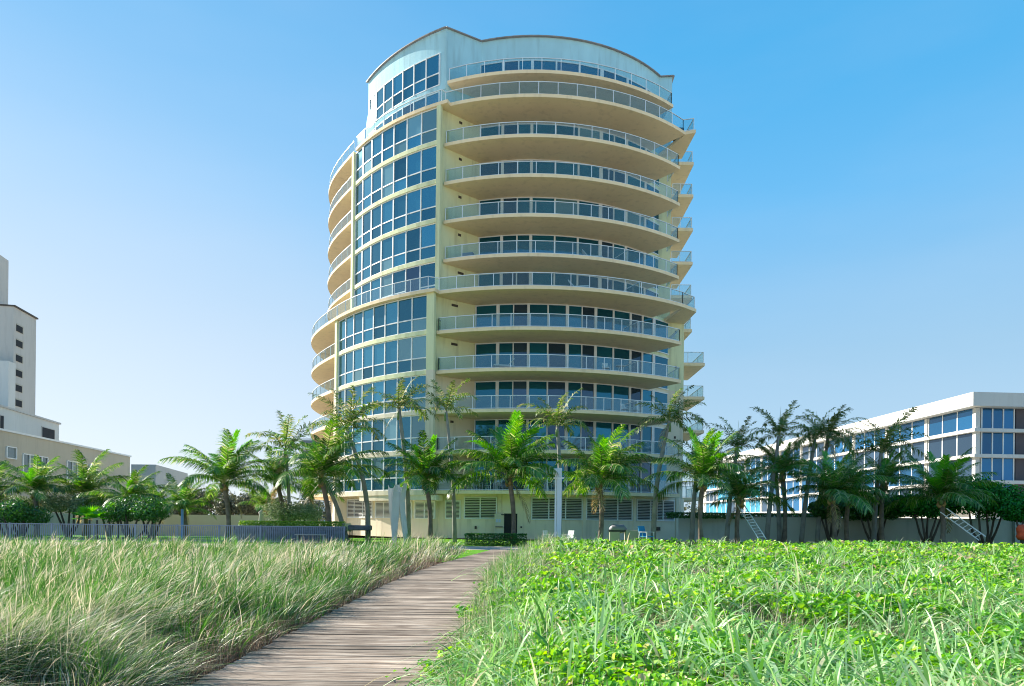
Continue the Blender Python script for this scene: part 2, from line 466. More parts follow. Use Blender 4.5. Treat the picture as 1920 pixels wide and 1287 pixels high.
for k in range(14):
    mb = MB(); nx = 10; L_ = 2.75; w = 0.19
    up = random.uniform(-0.006, 0.016); wob = [random.uniform(-0.003, 0.003) for _ in range(nx + 1)]
    b = 0
    for i in range(nx + 1):
        x = L_ * i / nx - L_ / 2
        zz = up * ((2 * i / nx - 1) ** 2) + wob[i] * 0.5
        yy = wob[i]
        for dy, dz in ((-w / 2, -0.035), (w / 2, -0.035), (w / 2, -0.003), (w / 2 - 0.006, 0.001), (-w / 2 + 0.006, 0.001), (-w / 2, -0.003)):
            mb.v.append((x, yy + dy, zz + dz))
    for i in range(nx):
        for e in range(6):
            g = (e + 1) % 6
            mb.f.append((6 * i + e, 6 * i + 6 + e, 6 * i + 6 + g, 6 * i + g))
    mb.f.append((0, 1, 2, 3, 4, 5)); mb.f.append(tuple(6 * nx + i for i in (5, 4, 3, 2, 1, 0)))
    ob = mb.build('plank', M['plank'], None)
    plank_meshes.append(ob.data); bpy.data.objects.remove(ob)
while y < 36.5:
    o = bpy.data.objects.new('plank', random.choice(plank_meshes)); link(o, bw)
    o.location = (path_left(y) + 1.375 + random.uniform(-0.02, 0.02) + 1.7, y - 4.0, 0.0 + random.uniform(-0.004, 0.004))
    o.rotation_euler = (random.uniform(-0.03, 0.03), 0, random.uniform(-0.0025, 0.0025) + (math.pi if n % 2 else 0))
    y += 0.19 + random.choice((0.010, 0.016, 0.022, 0.034)); n += 1
mb = MB()
for s_ in (0.12, 1.4, 2.6):
    yy = 3.0
    while yy < 36.4:
        mb.bar((path_left(yy) + s_, yy, -0.105), (path_left(yy + 1.2) + s_, yy + 1.2, -0.105), 0.05, 0.13)
        yy += 1.2
mb.build('bearer', simple('bearer', (0.10, 0.07, 0.05), 0.9, var=0.3), bw)
M['glass_blind'] = glass_reflective('glass_blind', (0.16, 0.30, 0.33), 0.45, 0.06, objvar=0.3)
# ------------------------------------------------------------------ the apartment tower
C1 = (4.05, 79.5)      # centre of the curved curtain wall on the left
C2 = (1.7, 77.0)       # centre of the balcony front
ZB = [3.7 + 3.32 * k for k in range(10)] + [36.78, 39.3]
TH = 0.28
ROOF = 44.45
tower = thing('apartment_tower', (0, 75, 0), 'tall curved apartment tower with stacked balconies and a gridded glass front', 'tower')

RG_LO, RG_MID, RG_TOP = 25.3, 23.75, 22.35
T0_LO, T1_LO = -54.4, -26.4
T0_MID, T1_MID = -54.7, -26.9
T0_TOP, T1_TOP = -56.5, -27.2
RI_LO, RI_UP = 18.0, 16.4

def arc(C, rad, t0, t1, n):
    return [P(C, rad, t0 + (t1 - t0) * i / n) for i in range(n + 1)]

def body(z0, z1, rg, t0, t1, rin, ri, ti0, ti1, endp, mat, back=97.0, rb=-118):
    poly = arc(C1, rin, rb, t0, 22) + arc(C1, rg, t0, t1, 16)
    poly += arc(C2, ri, ti0, ti1, 24) + [endp, (endp[0] + 0.6, back), (poly[0][0] + 4, back)]
    return MB().prism(poly, z0, z1).build('wall', mat, tower)

TI_LO0, TI_LO1 = -16.3, 44.8
TI_UP0, TI_UP1 = -17.2, 47.5
body(0.0, ZB[0], 24.4, -100, -26.4, 24.4, 20.5, -23.0, 40.5, (16.0, 63.6), M['stucco_beige'])
body(ZB[0], ZB[3] + TH, RG_LO - 0.02, T0_LO, T1_LO, 22.6, RI_LO, TI_LO0, TI_LO1, (16.1, 64.6), M['stucco_beige'])
body(ZB[3] + TH, ZB[5] + TH, RG_LO - 0.02, T0_LO, T1_LO, 22.6, RI_LO, TI_LO0, TI_LO1, (16.1, 64.6), M['stucco_green'])
body(ZB[5] + TH, ZB[10] + TH, RG_MID - 0.02, T0_MID, T1_MID, 21.2, RI_UP, TI_UP0, TI_UP1, (15.0, 65.8), M['stucco_green'])
body(ZB[10] + TH, ROOF, RG_TOP - 0.02, T0_TOP, T1_TOP, 21.0, RI_UP, TI_UP0, TI_UP1, (15.0, 65.8), M['stucco_blue'], rb=-100)
# roof coping
mb = MB()
cop = arc(C1, RG_TOP + 0.10, T0_TOP - 0.3, T1_TOP, 20) + arc(C2, RI_UP + 0.1, TI_UP0, TI_UP1, 26) + [(15.1, 65.7), (15.7, 97.1)]
for a, b in zip(cop[:-1], cop[1:]):
    mb.bar((a[0], a[1], ROOF + 0.05), (b[0], b[1], ROOF + 0.04), 0.22, 0.08)
mb.build('coping', M['coping'], tower)

# corner pilasters beside the curtain wall
def pil(*a, mat='stucco_green'):
    MB().ring(*a, 2).build('pilaster', M[mat], tower)
pil(C1, RG_MID - 0.1, RG_MID + 0.22, T1_MID + 0.05, T1_MID + 1.0, ZB[5] + TH, ZB[10])
pil(C1, RG_MID - 0.1, RG_MID + 0.30, T0_MID - 1.1, T0_MID - 0.05, ZB[5] + TH, ZB[10])
pil(C1, RG_LO - 0.1, RG_LO + 0.22, T1_LO + 0.05, T1_LO + 1.7, ZB[3] + TH, ZB[5])
pil(C1, RG_LO - 0.1, RG_LO + 0.3, T0_LO - 1.1, T0_LO - 0.05, ZB[3] + TH, ZB[5])
pil(C1, RG_LO - 0.1, RG_LO + 0.22, T1_LO + 0.05, T1_LO + 1.7, ZB[0], ZB[3] + TH, mat='stucco_beige')
pil(C1, RG_LO - 1.2, RG_LO + 0.3, T0_LO - 1.4, T0_LO - 0.05, 0.0, ZB[3] + TH, mat='stucco_beige')

def curtain(z0, zt, z1, C, rg, t0, t1, n, parent, door=None):
    """one storey of curtain wall: white frame with n columns, panes above and below the transom"""
    fr = MB(); T = [t0 + (t1 - t0) * i / n for i in range(n + 1)]
    pt = [P(C, rg, t) for t in T]
    for i, t in enumerate(T):
        p = pt[i]
        fr.box(p[0], p[1], (z0 + z1) / 2, 0.11, 0.2, z1 - z0, rz=R(t))
    for i in range(n):
        for z, h in ((z0 + 0.045, 0.09), (zt, 0.10), (z1 - 0.045, 0.09)):
            if door and i in door and z == zt: continue
            fr.wbox(pt[i], pt[i + 1], z - h / 2, z + h / 2, -0.02, 0.075, 0.05, 0.05)
    fo = fr.build('window_frame', M['white_frame'], parent)
    for i in range(n):
        rows = [(z0 + 0.09, zt - 0.05), (zt + 0.05, z1 - 0.09)] if not (door and i in door) else [(z0 + 0.09, z1 - 0.09)]
        for a, b in rows:
            MB().wbox(pt[i], pt[i + 1], a, b, 0.012, 0.03, 0.055, 0.055).build('pane', (M['glass_curtain'] if random.random() > 0.1 else M['glass_blind']) if not (door and i in door) else M['glass_dark'], fo)
    return fo

for k in range(0, 5):
    z0, z1 = ZB[k] + 0.30, ZB[k + 1] - 0.04
    if k == 4: z1 = ZB[5] - 0.02
    curtain(z0, z0 + 1.08, z1, C1, RG_LO, T0_LO, T1_LO, 8, tower)
for k in range(5, 10):
    if k == 5:
        curtain(ZB[5] + TH + 0.02, ZB[5] + TH + 1.0, ZB[6] - 0.04, C1, RG_MID, T0_MID, T1_MID, 7, tower, door=(5,))
    else:
        z0 = ZB[k] + 0.30
        curtain(z0, z0 + 1.08, ZB[k + 1] - (0.04 if k < 9 else 0.02), C1, RG_MID, T0_MID, T1_MID, 7, tower)
curtain(ZB[10] + TH + 0.02, ZB[10] + 1.1, 39.15, C1, RG_TOP, T0_TOP + 1.5, T1_TOP - 1.7, 7, tower, door=(4,))
curtain(39.65, 40.75, 42.5, C1, RG_TOP, T0_TOP + 1.5, T1_TOP - 1.7, 7, tower)
# spandrel bands between the storeys
for k in range(0, 11):
    if k in (5, 10): continue
    lo = k < 5
    rg, t0, t1 = (RG_LO, T0_LO - 0.1, T1_LO + 0.1) if lo else (RG_MID, T0_MID - 0.1, T1_MID + 0.1)
    z0 = ZB[k] - 0.04 if k else ZB[0] - 0.1
    MB().ring(C1, rg - 0.5, rg + 0.17, t0, t1, z0, ZB[k] + 0.30).build('spandrel', M['stucco_green'] if k >= 3 else M['stucco_beige'], tower)
MB().ring(C1, RG_TOP - 0.5, RG_TOP + 0.06, T0_TOP, T1_TOP, 39.17, 39.63).build('spandrel', M['stucco_blue'], tower)
# beam over the ground floor, stepping down towards the right
MB().ring(C1, 24.3, RG_LO + 0.10, -44.5, T1_LO + 2.4, ZB[0] - 0.55, ZB[0] - 0.1).build('beam', M['stucco_beige'], tower)

PANES_LO = [(893, 930.6), (936, 961), (963.5, 988), (992.5, 1025), (1028, 1059.5), (1065, 1088.5), (1090.5, 1112.5), (1118, 1147), (1150, 1178.5), (1182, 1201), (1204, 1221.5), (1226, 1252)]
PANES_UP = [(900, 938.5), (944, 968.5), (970.7, 992.5), (998, 1038), (1041, 1081), (1084.5, 1121), (1127.5, 1148), (1150, 1170), (1174, 1206), (1209, 1236.5)]
def sliding(k):
    lo = k < 5
    ri = RI_LO if lo else RI_UP
    L_ = PANES_LO if lo else PANES_UP
    py = 680 if lo else 440
    z0 = ZB[k] + TH + 0.03
    z1 = (ZB[k + 1] - 0.02) if k < 11 else 42.4
    A = [(ang(a, py, C2, ri), ang(b, py, C2, ri)) for a, b in L_]
    fr = MB()
    def pt(t): return P(C2, ri, t)
    ed = [A[0][0] - 0.25] + [None] * (len(A) - 1) + [A[-1][1] + 0.25]
    gaps = [(A[0][0] - 0.3, A[0][0])] + [(A[i][1], A[i + 1][0]) for i in range(len(A) - 1)] + [(A[-1][1], A[-1][1] + 0.3)]
    for a, b in gaps:
        fr.wbox(pt(a), pt(b), z0, z1, -0.02, 0.15)
    for a, b in A:
        fr.wbox(pt(a), pt(b), z0, z0 + 0.09, -0.02, 0.13); fr.wbox(pt(a), pt(b), z1 - 0.09, z1, -0.02, 0.13)
    fo = fr.build('window_frame', M['white_frame'], tower)
    for i, (a, b) in enumerate(A):
        dark = (i in (2, 6, 9)) if lo else (i in (1, 6))
        if random.random() < 0.12: dark = not dark
        MB().wbox(pt(a), pt(b), z0 + 0.09, z1 - 0.09, 0.045, 0.07).build('pane', M['glass_dark'] if dark else (M['glass_blind'] if random.random() < 0.08 else M['glass_teal']), fo)
for k in (0, 1, 2, 3, 4, 5, 6, 7, 8, 9, 11): sliding(k)

# ---- balconies: slab, glass panels, posts and rails
def railing_on(parent, pts, z, name='railing', every=1, glass=True):
    """pts: plan points, one post at each"""
    rl = MB()
    for i, p in enumerate(pts):
        rl.box(p[0], p[1], z + 0.53, 0.055, 0.055, 1.06)
    for a, b in zip(pts[:-1], pts[1:]):
        rl.bar((a[0], a[1], z + 1.08), (b[0], b[1], z + 1.08), 0.075, 0.05)
        rl.bar((a[0], a[1], z + 0.07), (b[0], b[1], z + 0.07), 0.04, 0.04)
    ro = rl.build(name, M['alu'], parent)
    if glass:
        for a, b in zip(pts[:-1], pts[1:]):
            MB().wbox(a, b, z + 0.10, z + 1.045, -0.008, 0.008, 0.045, 0.045).build('glass_panel', M['glass_rail'], parent)
    return ro

def balcony_poly(C, ro, ri, t0, t1, n=26):
    return arc(C, ro, t0, t1, n) + list(reversed(arc(C, ri, t0, t1, n)))

def edge_t(xw, C, rad): return math.degrees(math.asin((xw - C[0]) / rad))

for k in range(12):
    z = ZB[k]
    bal = MB()
    if k == 11: ro, tl, tr = 19.45, edge_t(-6.0, C2, 19.45), edge_t(14.3, C2, 19.45)
    elif k >= 6: ro, tl, tr = 20.0, edge_t(-6.15, C2, 20.0), edge_t(14.95, C2, 20.0)
    else: ro, tl, tr = 21.8, edge_t(-6.45, C2, 21.8), edge_t(14.6, C2, 21.8)
    if k in (5, 10): tr += 1.0
    if k == 10: ro = 20.25
    ri = (RI_LO if k <= 5 else RI_UP) - 0.3
    if k == 0: ri = 17.7
    poly = balcony_poly(C2, ro, ri, tl, tr)
    bo = MB().prism(poly, z, z + TH).build('balcony', M['slab'], tower)
    n = max(2, round(math.radians(tr - tl) * ro / 1.62))
    pts = [P(C2, ro - 0.14, tl + 0.35 + (tr - tl - 0.7) * i / n) for i in range(n + 1)]
    t = R(tr - 0.35)
    if k not in (5, 10):
        railing_on(bo, pts, z + TH)
        e = pts[-1]
        railing_on(bo, [e, (e[0] - 0.15, e[1] + 1.3), (e[0] - 0.3, e[1] + 2.9)], z + TH)
        if k < 5:
            e = pts[0]; railing_on(bo, [e, (e[0] + 0.12, e[1] + 0.9)], z + TH)
    else:
        # these two terraces wrap round the curtain wall as one
        rg = 25.75 if k == 5 else 23.98
        wrap = MB().ring(C1, rg - 3.2, rg, -54, T1_MID + 2.6, z + 0.004, z + TH + 0.004).build('terrace', M['slab'], tower)
        nn = 7
        lp = [P(C1, rg - 0.14, -54 + (T1_MID + 54 + 1.0) * i / nn) for i in range(nn + 1)]
        railing_on(bo, lp + pts, z + TH)
        e = pts[-1]
        ex = MB().prism([P(C2, ro, tr), (16.25, 61.7 if k == 10 else 60.9), (16.1, 66.2), (13.5, 66.5)], z + 0.002, z + TH + 0.003).build('balcony', M['slab'], tower)
        railing_on(ex, [e, (16.1, 61.85 if k == 10 else 61.0), (16.0, 63.4), (15.9, 65.0)], z + TH)
    # divider rail between two homes
    if k in (2, 3, 4, 5, 6):
        ta = 24.0
        railing_on(bo, [P(C2, ro - 0.2, ta), P(C2, ri + 1.6, ta)], z + TH)
    if k == 11: continue
    # left wing balcony, round behind the curtain wall
    if k in (0, 1, 2, 3, 4): ro2, ri2, ts = 26.6, 22.3, T0_LO - 1.3
    elif k == 5: ro2, ri2, ts = 26.6, 21.0, -54.3
    else: ro2, ri2, ts = 25.0, 20.9, T0_MID - 1.1
    rs = ro2 - 1.05 if k != 5 else 25.75
    def rad2(t_): 
        u_ = min(1, max(0, (ts - t_) / 26)); return rs + (ro2 - rs) * (u_ * u_ * (3 - 2 * u_))
    nn_ = 30; tt_ = [ts + (-112 - ts) * i / nn_ for i in range(nn_ + 1)]
    lb = MB().prism([P(C1, rad2(t_), t_) for t_ in tt_] + [P(C1, ri2, t_) for t_ in reversed(tt_)], z + 0.008, z + TH - 0.004).build('balcony', M['slab'], tower)
    n = round(math.radians(112 + ts) * ro2 / 1.6)
    railing_on(lb, [P(C1, rad2(ts - 0.1 + (-112 - ts) * i / n) - 0.14, ts - 0.1 + (-112 - ts) * i / n) for i in range(n + 1)][::-1], z + TH)

# windows of the left wing, seen edge-on past the balconies
for k in range(0, 10):
    lo = k < 5
    ri = 22.6 if lo else 21.2
    fr = MB()
    T = [-56.5 - 5 * i for i in range(11)]
    for t in T:
        p = P(C1, ri, t); fr.box(p[0], p[1], ZB[k] + 1.8, 0.1, 0.16, 2.9, rz=R(t))
    fo = fr.build('window_frame', M['white_frame'], tower)
    for a, b in zip(T[:-1], T[1:]):
        MB().wbox(P(C1, ri, b), P(C1, ri, a), ZB[k] + 0.32, ZB[k] + 3.3, 0.05, 0.08, 0.05, 0.05).build('pane', M['glass_dark'], fo)

# balconies on the right flank, further back
for k in range(0, 11):
    z = ZB[k]
    xr = 17.55 if k >= 5 else 18.85
    yf = 67.3
    xi = 15.4 if k >= 5 else 16.3
    sb = MB().prism([(xi - 0.6, yf), (xr, yf), (xr + 0.1, yf + 7), (xi - 0.6, yf + 7)], z, z + TH).build('side_balcony', M['slab'], tower)
    railing_on(sb, [(xi + 0.1, yf + 0.12), (xi + 0.9, yf + 0.12), (xr - 0.12, yf + 0.12), (xr - 0.1, yf + 2.2), (xr - 0.06, yf + 4.4), (xr, yf + 6.8)], z + TH)
MB().box(16.0, 70.5, (ZB[0] + ZB[5]) / 2, 0.7, 9.0, ZB[5] - ZB[0]).build('wall', M['stucco_green'], tower)

# small vents on the recessed wall, one per storey
for k in range(0, 10):
    lo = k < 5
    a = P(C1, (RG_LO if lo else RG_MID) - 0.02, T1_LO if lo else T1_MID)
    b = P(C2, RI_LO if lo else RI_UP, TI_LO0 if lo else TI_UP0)
    a, b = Vector(a), Vector(b); c = a.lerp(b, 0.48); d = (b - a).normalized()
    zz = ZB[k + 1] - 0.42
    w = 0.62 if k in (3, 4, 5) else 0.3
    MB().wbox(c, c + d * w, zz - 0.1, zz + 0.1, -0.03, 0.045).build('vent', M['vent'], tower)
    MB().wbox(P(C2, 18.0, 44.9), (16.1, 64.6), ZB[min(k, 4)] + 2.4, ZB[min(k, 4)] + 2.62, -0.02, 0.05, 0.8, 0.75).build('wall_lamp', M['vent'], tower) if k < 5 else None
# lamp at the top right corner of the penthouse
MB().wbox(P(C2, RI_UP, 47.6), (15.0, 65.8), 41.4, 42.2, 0.0, 0.16, 0.18, 0.35).build('wall_lamp', M['white_frame'], tower)

# ---- ground floor: louvres, panels and the service door
def louvre(t0, t1, C, rad, z0, z1, splits, mat_frame=None):
    """window bank of horizontal blades between angles t0..t1"""
    n = splits
    T = [t0 + (t1 - t0) * i / n for i in range(n + 1)]
    pts = [P(C, rad, t) for t in T]
    fr = MB()
    for i, t in enumerate(T):
        fr.box(pts[i][0], pts[i][1], (z0 + z1) / 2, 0.09, 0.16, z1 - z0, rz=R(t))
    for a, b in zip(pts[:-1], pts[1:]):
        fr.wbox(a, b, z0, z0 + 0.08, 0.0, 0.075, 0.045, 0.045); fr.wbox(a, b, z1 - 0.08, z1, 0.0, 0.075, 0.045, 0.045)
    fo = fr.build('louvre_frame', M['white_frame'], tower)
    bk = MB()
    for a, b in zip(pts[:-1], pts[1:]): bk.wbox(a, b, z0 + 0.08, z1 - 0.08, 0.004, 0.012, 0.045, 0.045)
    bk.build('recess', M['dark'], fo)
    nb = 13
    for a, b in zip(pts[:-1], pts[1:]):
        d = (Vector(b) - Vector(a)).normalized(); o = Vector((d.y, -d.x))
        c = (Vector(a) + Vector(b)) / 2 + o * 0.045
        L_ = (Vector(b) - Vector(a)).length - 0.1
        Mx = Matrix.Rotation(math.atan2(d.y, d.x), 3, 'Z') @ Matrix.Rotation(R(-38), 3, 'X')
        for j in range(nb):
            z = z0 + 0.14 + (z1 - z0 - 0.26) * j / (nb - 1)
            MB().box(c.x, c.y, z, L_, 0.09, 0.012, M=Mx).build('louvre_blade', M['louver_metal'], fo)
zlo, zhi = 1.62, 3.50
A2 = lambda px: ang(px, 950, C2, 20.5)
A1 = lambda px: ang(px, 950, C1, 24.4, -80, 0)
louvre(A1(600), A1(622), C1, 24.4, 0.9, 3.3, 2)
louvre(A1(652), A1(698.5), C1, 24.4, zlo, 3.4, 3)
louvre(A1(705), A1(772.5), C1, 24.4, zlo, 3.1, 4)
louvre(A1(779), A1(815), C1, 24.4, zlo, 3.1, 2)
louvre(A2(836), A2(863), C2, 20.5, zlo, 3.2, 1)
louvre(A2(871.5), A2(931), C2, 20.5, zlo, zhi, 2)
louvre(A2(997), A2(1091.5), C2, 20.5, zlo, zhi, 3)
louvre(A2(1100), A2(1185), C2, 20.5, zlo, zhi, 3)
louvre(A2(1194), A2(1263.5), C2, 20.5, zlo, zhi, 3)
# ribs and the blind panel over the door
for px in (936.5, 990.5, 1095.5, 1189.5, 1268):
    t = A2(px); p = P(C2, 20.5, t); MB().box(p[0], p[1], 1.85, 0.27, 0.15, 3.7, rz=R(t)).build('rib', M['stucco_beige'], tower)
MB().wbox(P(C2, 20.5, A2(940)), P(C2, 20.5, A2(988)), 2.42, 2.6, 0.0, 0.07).build('rib', M['stucco_beige'], tower)
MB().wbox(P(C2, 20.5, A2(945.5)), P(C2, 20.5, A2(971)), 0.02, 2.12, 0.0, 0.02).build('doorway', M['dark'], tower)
mb = MB()
for px in (945, 971.5):
    t = A2(px); p = P(C2, 20.5, t); mb.box(p[0], p[1], 1.08, 0.08, 0.14, 2.16, rz=R(t))
mb.wbox(P(C2, 20.5, A2(945)), P(C2, 20.5, A2(971.5)), 2.12, 2.2, 0.0, 0.08, 0.04, 0.04)
mb.build('door_frame', M['stucco_beige'], tower)
hinge = Vector(P(C2, 20.5 + 0.1, A2(944.5)))
free = hinge + Vector((-0.72, -0.42))
dl = MB().wbox(free, hinge, 0.03, 2.1, -0.025, 0.025).build('door', M['stucco_beige'], tower)
d = (hinge - free).normalized()
MB().wbox(free + d * 0.06, hinge - d * 0.1, 0.98, 1.04, 0.025, 0.10).build('push_bar', M['black_metal'], dl)
MB().wbox(hinge - d * 0.25, hinge, 1.98, 2.05, 0.025, 0.08).build('door_closer', M['black_metal'], dl)
M['paper'] = simple('paper', (0.62, 0.66, 0.85), 0.8, var=0.02)
for i in range(2):
    MB().wbox(free + d * (0.1 + 0.24 * i), free + d * (0.30 + 0.24 * i), 1.38, 1.66, 0.026, 0.03).build('notice', M['paper'], dl)
t = A2(978); p = P(C2, 20.52, t)
MB().box(p[0], p[1], 1.0, 0.14, 0.08, 0.14, rz=R(t)).build('key_box', M['black_metal'], tower)
for px, zz, sx, sz in ((892.5, 0.92, 0.14, 0.26), (896, 0.32, 0.12, 0.2), (1234, 0.95, 0.36, 0.32)):
    t = A2(px); p = P(C2, 20.56, t); MB().box(p[0], p[1], zz, sx, 0.14, sz, rz=R(t)).build('wall_lamp' if px < 1000 else 'meter_box', M['vent'], tower)
for px, zz in ((937, 3.1), (991, 2.9)):
    t = A2(px); p = P(C2, 20.64, t); MB().box(p[0], p[1], zz, 0.12, 0.12, 0.18, rz=R(t)).build('wall_lamp', M['stucco_beige'], tower)
# ------------------------------------------------------------------ neighbouring buildings
M['nb_white'] = simple('nb_white', (0.60, 0.585, 0.545), 0.85, var=0.05, scale=0.5, bump=0.15, bscale=20, streak=0.12)
M['nb_grey'] = simple('nb_grey', (0.50, 0.47, 0.43), 0.9, var=0.06, scale=0.4, bump=0.15, bscale=20, streak=0.2)
M['nb_tan'] = simple('nb_tan', (0.46, 0.42, 0.34), 0.9, var=0.07, scale=0.4, bump=0.2, bscale=15, streak=0.2)
M['nb_pale'] = simple('nb_pale', (0.74, 0.75, 0.75), 0.9, var=0.04, scale=0.3)
M['pane_blue'] = glass_reflective('pane_blue', (0.015, 0.12, 0.26), 0.5, 0.04, objvar=0.35)
M['pane_grey'] = glass_reflective('pane_grey', (0.16, 0.18, 0.17), 0.4, 0.08, objvar=0.15)
M['curtain_cyan'] = simple('curtain_cyan', (0.015, 0.24, 0.38), 0.4, var=0.35, scale=5, objvar=0.3, spec=0.8)
M['panel_dark'] = simple('panel_dark', (0.075, 0.065, 0.075), 0.6, var=0.1)

# right: white four-storey block, its corner at (58, 85)
FX, FY = 57.6, 85.0
wb = thing('white_apartment_block', (FX, FY, 0), 'low white apartment block with white bands and blue windows behind the right-hand palms', 'building')
LEV = [0.6, 3.9, 7.15, 10.4, 13.6]     # band bottoms
DX = -0.045                            # the flank runs back almost along the view
def fl(y): return FX + (y - FY) * DX
YB = 192.0
MB().prism([(FX + 1.0, FY + 1.0), (FX + 60, FY + 5.5), (FX + 60, FY + 40), (fl(YB) + 30, YB), (fl(YB) + 1.0, YB)], 0, 17.0).build('wall', M['nb_white'], wb)
roof = [(FX - 1.0, FY - 1.0), (FX + 61, FY + 3.3), (FX + 61, FY + 42), (fl(YB) + 30, YB + 1), (fl(YB) - 1.0, YB + 1)]
MB().prism(roof, 16.25, 17.95).build('roof', M['nb_white'], wb)
for z in LEV:
    MB().prism([(FX - 0.35, FY - 0.35), (FX + 60, FY + 3.9), (FX + 60, FY + 6), (FX + 1.1, FY + 1.1), (fl(YB) + 1.1, YB), (fl(YB) - 0.35, YB)], z - 0.42, z).build('band', M['nb_white'], wb)
colm = []
ypos = [FY] + [FY + 9.3 * i for i in range(1, 12)]
for i, yy in enumerate(ypos):
    MB().box(fl(yy) + 0.35, yy + 0.4, 8.1, 0.55, 0.6, 16.2).build('column', M['nb_white'], wb)
def win_bank(A, B, z0, z1, n, mat, parent, dark=()):
    A, B = Vector(A), Vector(B)
    fr = MB(); pts = [A.lerp(B, i / n) for i in range(n + 1)]
    for p in pts: fr.box(p.x, p.y, (z0 + z1) / 2, 0.16, 0.16, z1 - z0)
    fo = fr.build('window_frame', M['white_frame'], parent)
    for i in range(n):
        mt = mat if not callable(mat) else mat(i)
        MB().wbox(pts[i], pts[i + 1], z0, z1, 0.0, 0.03, 0.09, 0.09).build('pane', mt, fo)
for bi in range(11):
    y0, y1 = ypos[bi] + 0.8, (ypos[bi + 1] - 0.0 if bi + 1 < len(ypos) else YB)
    for li in range(5):
        z0 = LEV[li]; z1 = (LEV[li + 1] - 0.42) if li < 4 else 16.2
        if li == 0 and bi < 3: continue
        rv = random.random()
        mt = M['curtain_cyan'] if (bi > 6 and rv < 0.6) else M['pane_blue'] if rv < 0.7 else M['glass_dark']
        if li == 4 and bi < 4: z0 += 0.02
        win_bank((fl(y1) + 0.30, y1), (fl(y0) + 0.30, y0), z0, z1, 3, mt, wb)
def fy(x): return FY + (x - FX) * 0.075
x = FX + 1.2
for g in range(3):
    for li in range(1, 5):
        z0 = LEV[li]; z1 = (LEV[li + 1] - 0.42) if li < 4 else 16.2
        win_bank((x, fy(x) + 0.62), (x + 4.3, fy(x + 4.3) + 0.62), z0, z1, 3, M['pane_blue'], wb)
        MB().wbox((x + 4.5, fy(x + 4.5)), (x + 8.2, fy(x + 8.2)), z0, z1, -0.7, -0.45).build('panel', M['panel_dark'], wb)
    MB().box(x + 8.9, fy(x + 8.9) + 0.6, 8.1, 1.0, 0.8, 16.2).build('column', M['nb_white'], wb)
    x += 9.8

# left: long tan building, running back
tb = thing('tan_low_building', (-53, 84, 0), 'long tan low-rise building with grey shuttered windows at the left', 'building')
ta = [(-52.0, 62.0), (-56.6, 101.0)]
def tl(y): return -52.0 - (y - 62) * 0.118
MB().prism([(tl(50), 50), (tl(101), 101), (-110, 103), (-110, 50)], 0, 10.3).build('wall', M['nb_tan'], tb)
MB().prism([(tl(50) + 0.15, 49.9), (tl(101) + 0.15, 101.15), (tl(101) - 0.5, 101.15), (tl(50) - 0.5, 49.9)], 10.3, 10.5).build('coping', M['nb_pale'], tb)
def wb_left(px0, px1, pz0, pz1, n):
    """window bank on the tan wall between two photo columns, heights taken at its near end"""
    def yat(px):
        u = (px - 960 - ROLL * 120) / F
        lo, hi = 52, 101
        for _ in range(40):
            m_ = (lo + hi) / 2
            if tl(m_) / m_ < u: lo = m_
            else: hi = m_
        return lo
    ya, yb = yat(px0), yat(px1)
    A, B = (tl(ya), ya), (tl(yb), yb)
    fr = MB(); pa, pb = Vector(A), Vector(B)
    pts = [pa.lerp(pb, i / n) for i in range(n + 1)]
    for p in pts: fr.box(p.x, p.y, (pz0 + pz1) / 2, 0.3, 0.12, pz1 - pz0)
    for p, q in zip(pts[:-1], pts[1:]):
        fr.wbox(p, q, pz0 - 0.1, pz0, 0.0, 0.15); fr.wbox(p, q, pz1, pz1 + 0.1, 0.0, 0.15)
    fo = fr.build('window_frame', M['white_frame'], tb)
    for p, q in zip(pts[:-1], pts[1:]): MB().wbox(p, q, pz0, pz1, 0.0, 0.04, 0.07, 0.07).build('pane', M['pane_grey'], fo)
wb_left(11, 29, 7.6, 8.7, 1)
wb_left(42, 88, 5.6, 8.2, 4)
wb_left(125, 162, 5.6, 8.2, 4)
wb_left(168, 180, 6.9, 8.2, 1)
for zz in (4.4,):
    MB().prism([(tl(50) + 0.04, 50), (tl(101) + 0.04, 101), (tl(101), 101), (tl(50), 50)], zz, zz + 0.06).build('joint', M['vent'], tb)
# white block with two openings behind it
wm = thing('white_mid_block', (-84, 115, 0), 'white slab block stepping up behind the tan building at the far left', 'building')
def ml(y): return -78.9 - (y - 104.5) * 0.205
MB().prism([(ml(85), 85), (ml(125), 125), (ml(125) - 30, 127), (ml(85) - 30, 85)], 0, 18.2).build('wall', M['nb_white'], wm)
MB().prism([(ml(85) + 0.2, 85), (ml(125) + 0.2, 125.3), (ml(125) - 0.5, 125.3), (ml(85) - 0.5, 85)], 18.2, 18.5).build('coping', M['nb_grey'], wm)
for ya, yb in ((104.8, 106.2), (118.2, 123.2)):
    fo = MB().wbox((ml(ya), ya), (ml(yb), yb), 14.4, 17.0, 0.0, 0.08).build('window', M['nb_grey'], wm)
    MB().wbox((ml(ya), ya), (ml(yb), yb), 14.6, 16.85, 0.05, 0.12, 0.3, 0.2).build('pane', M['dark'], fo)
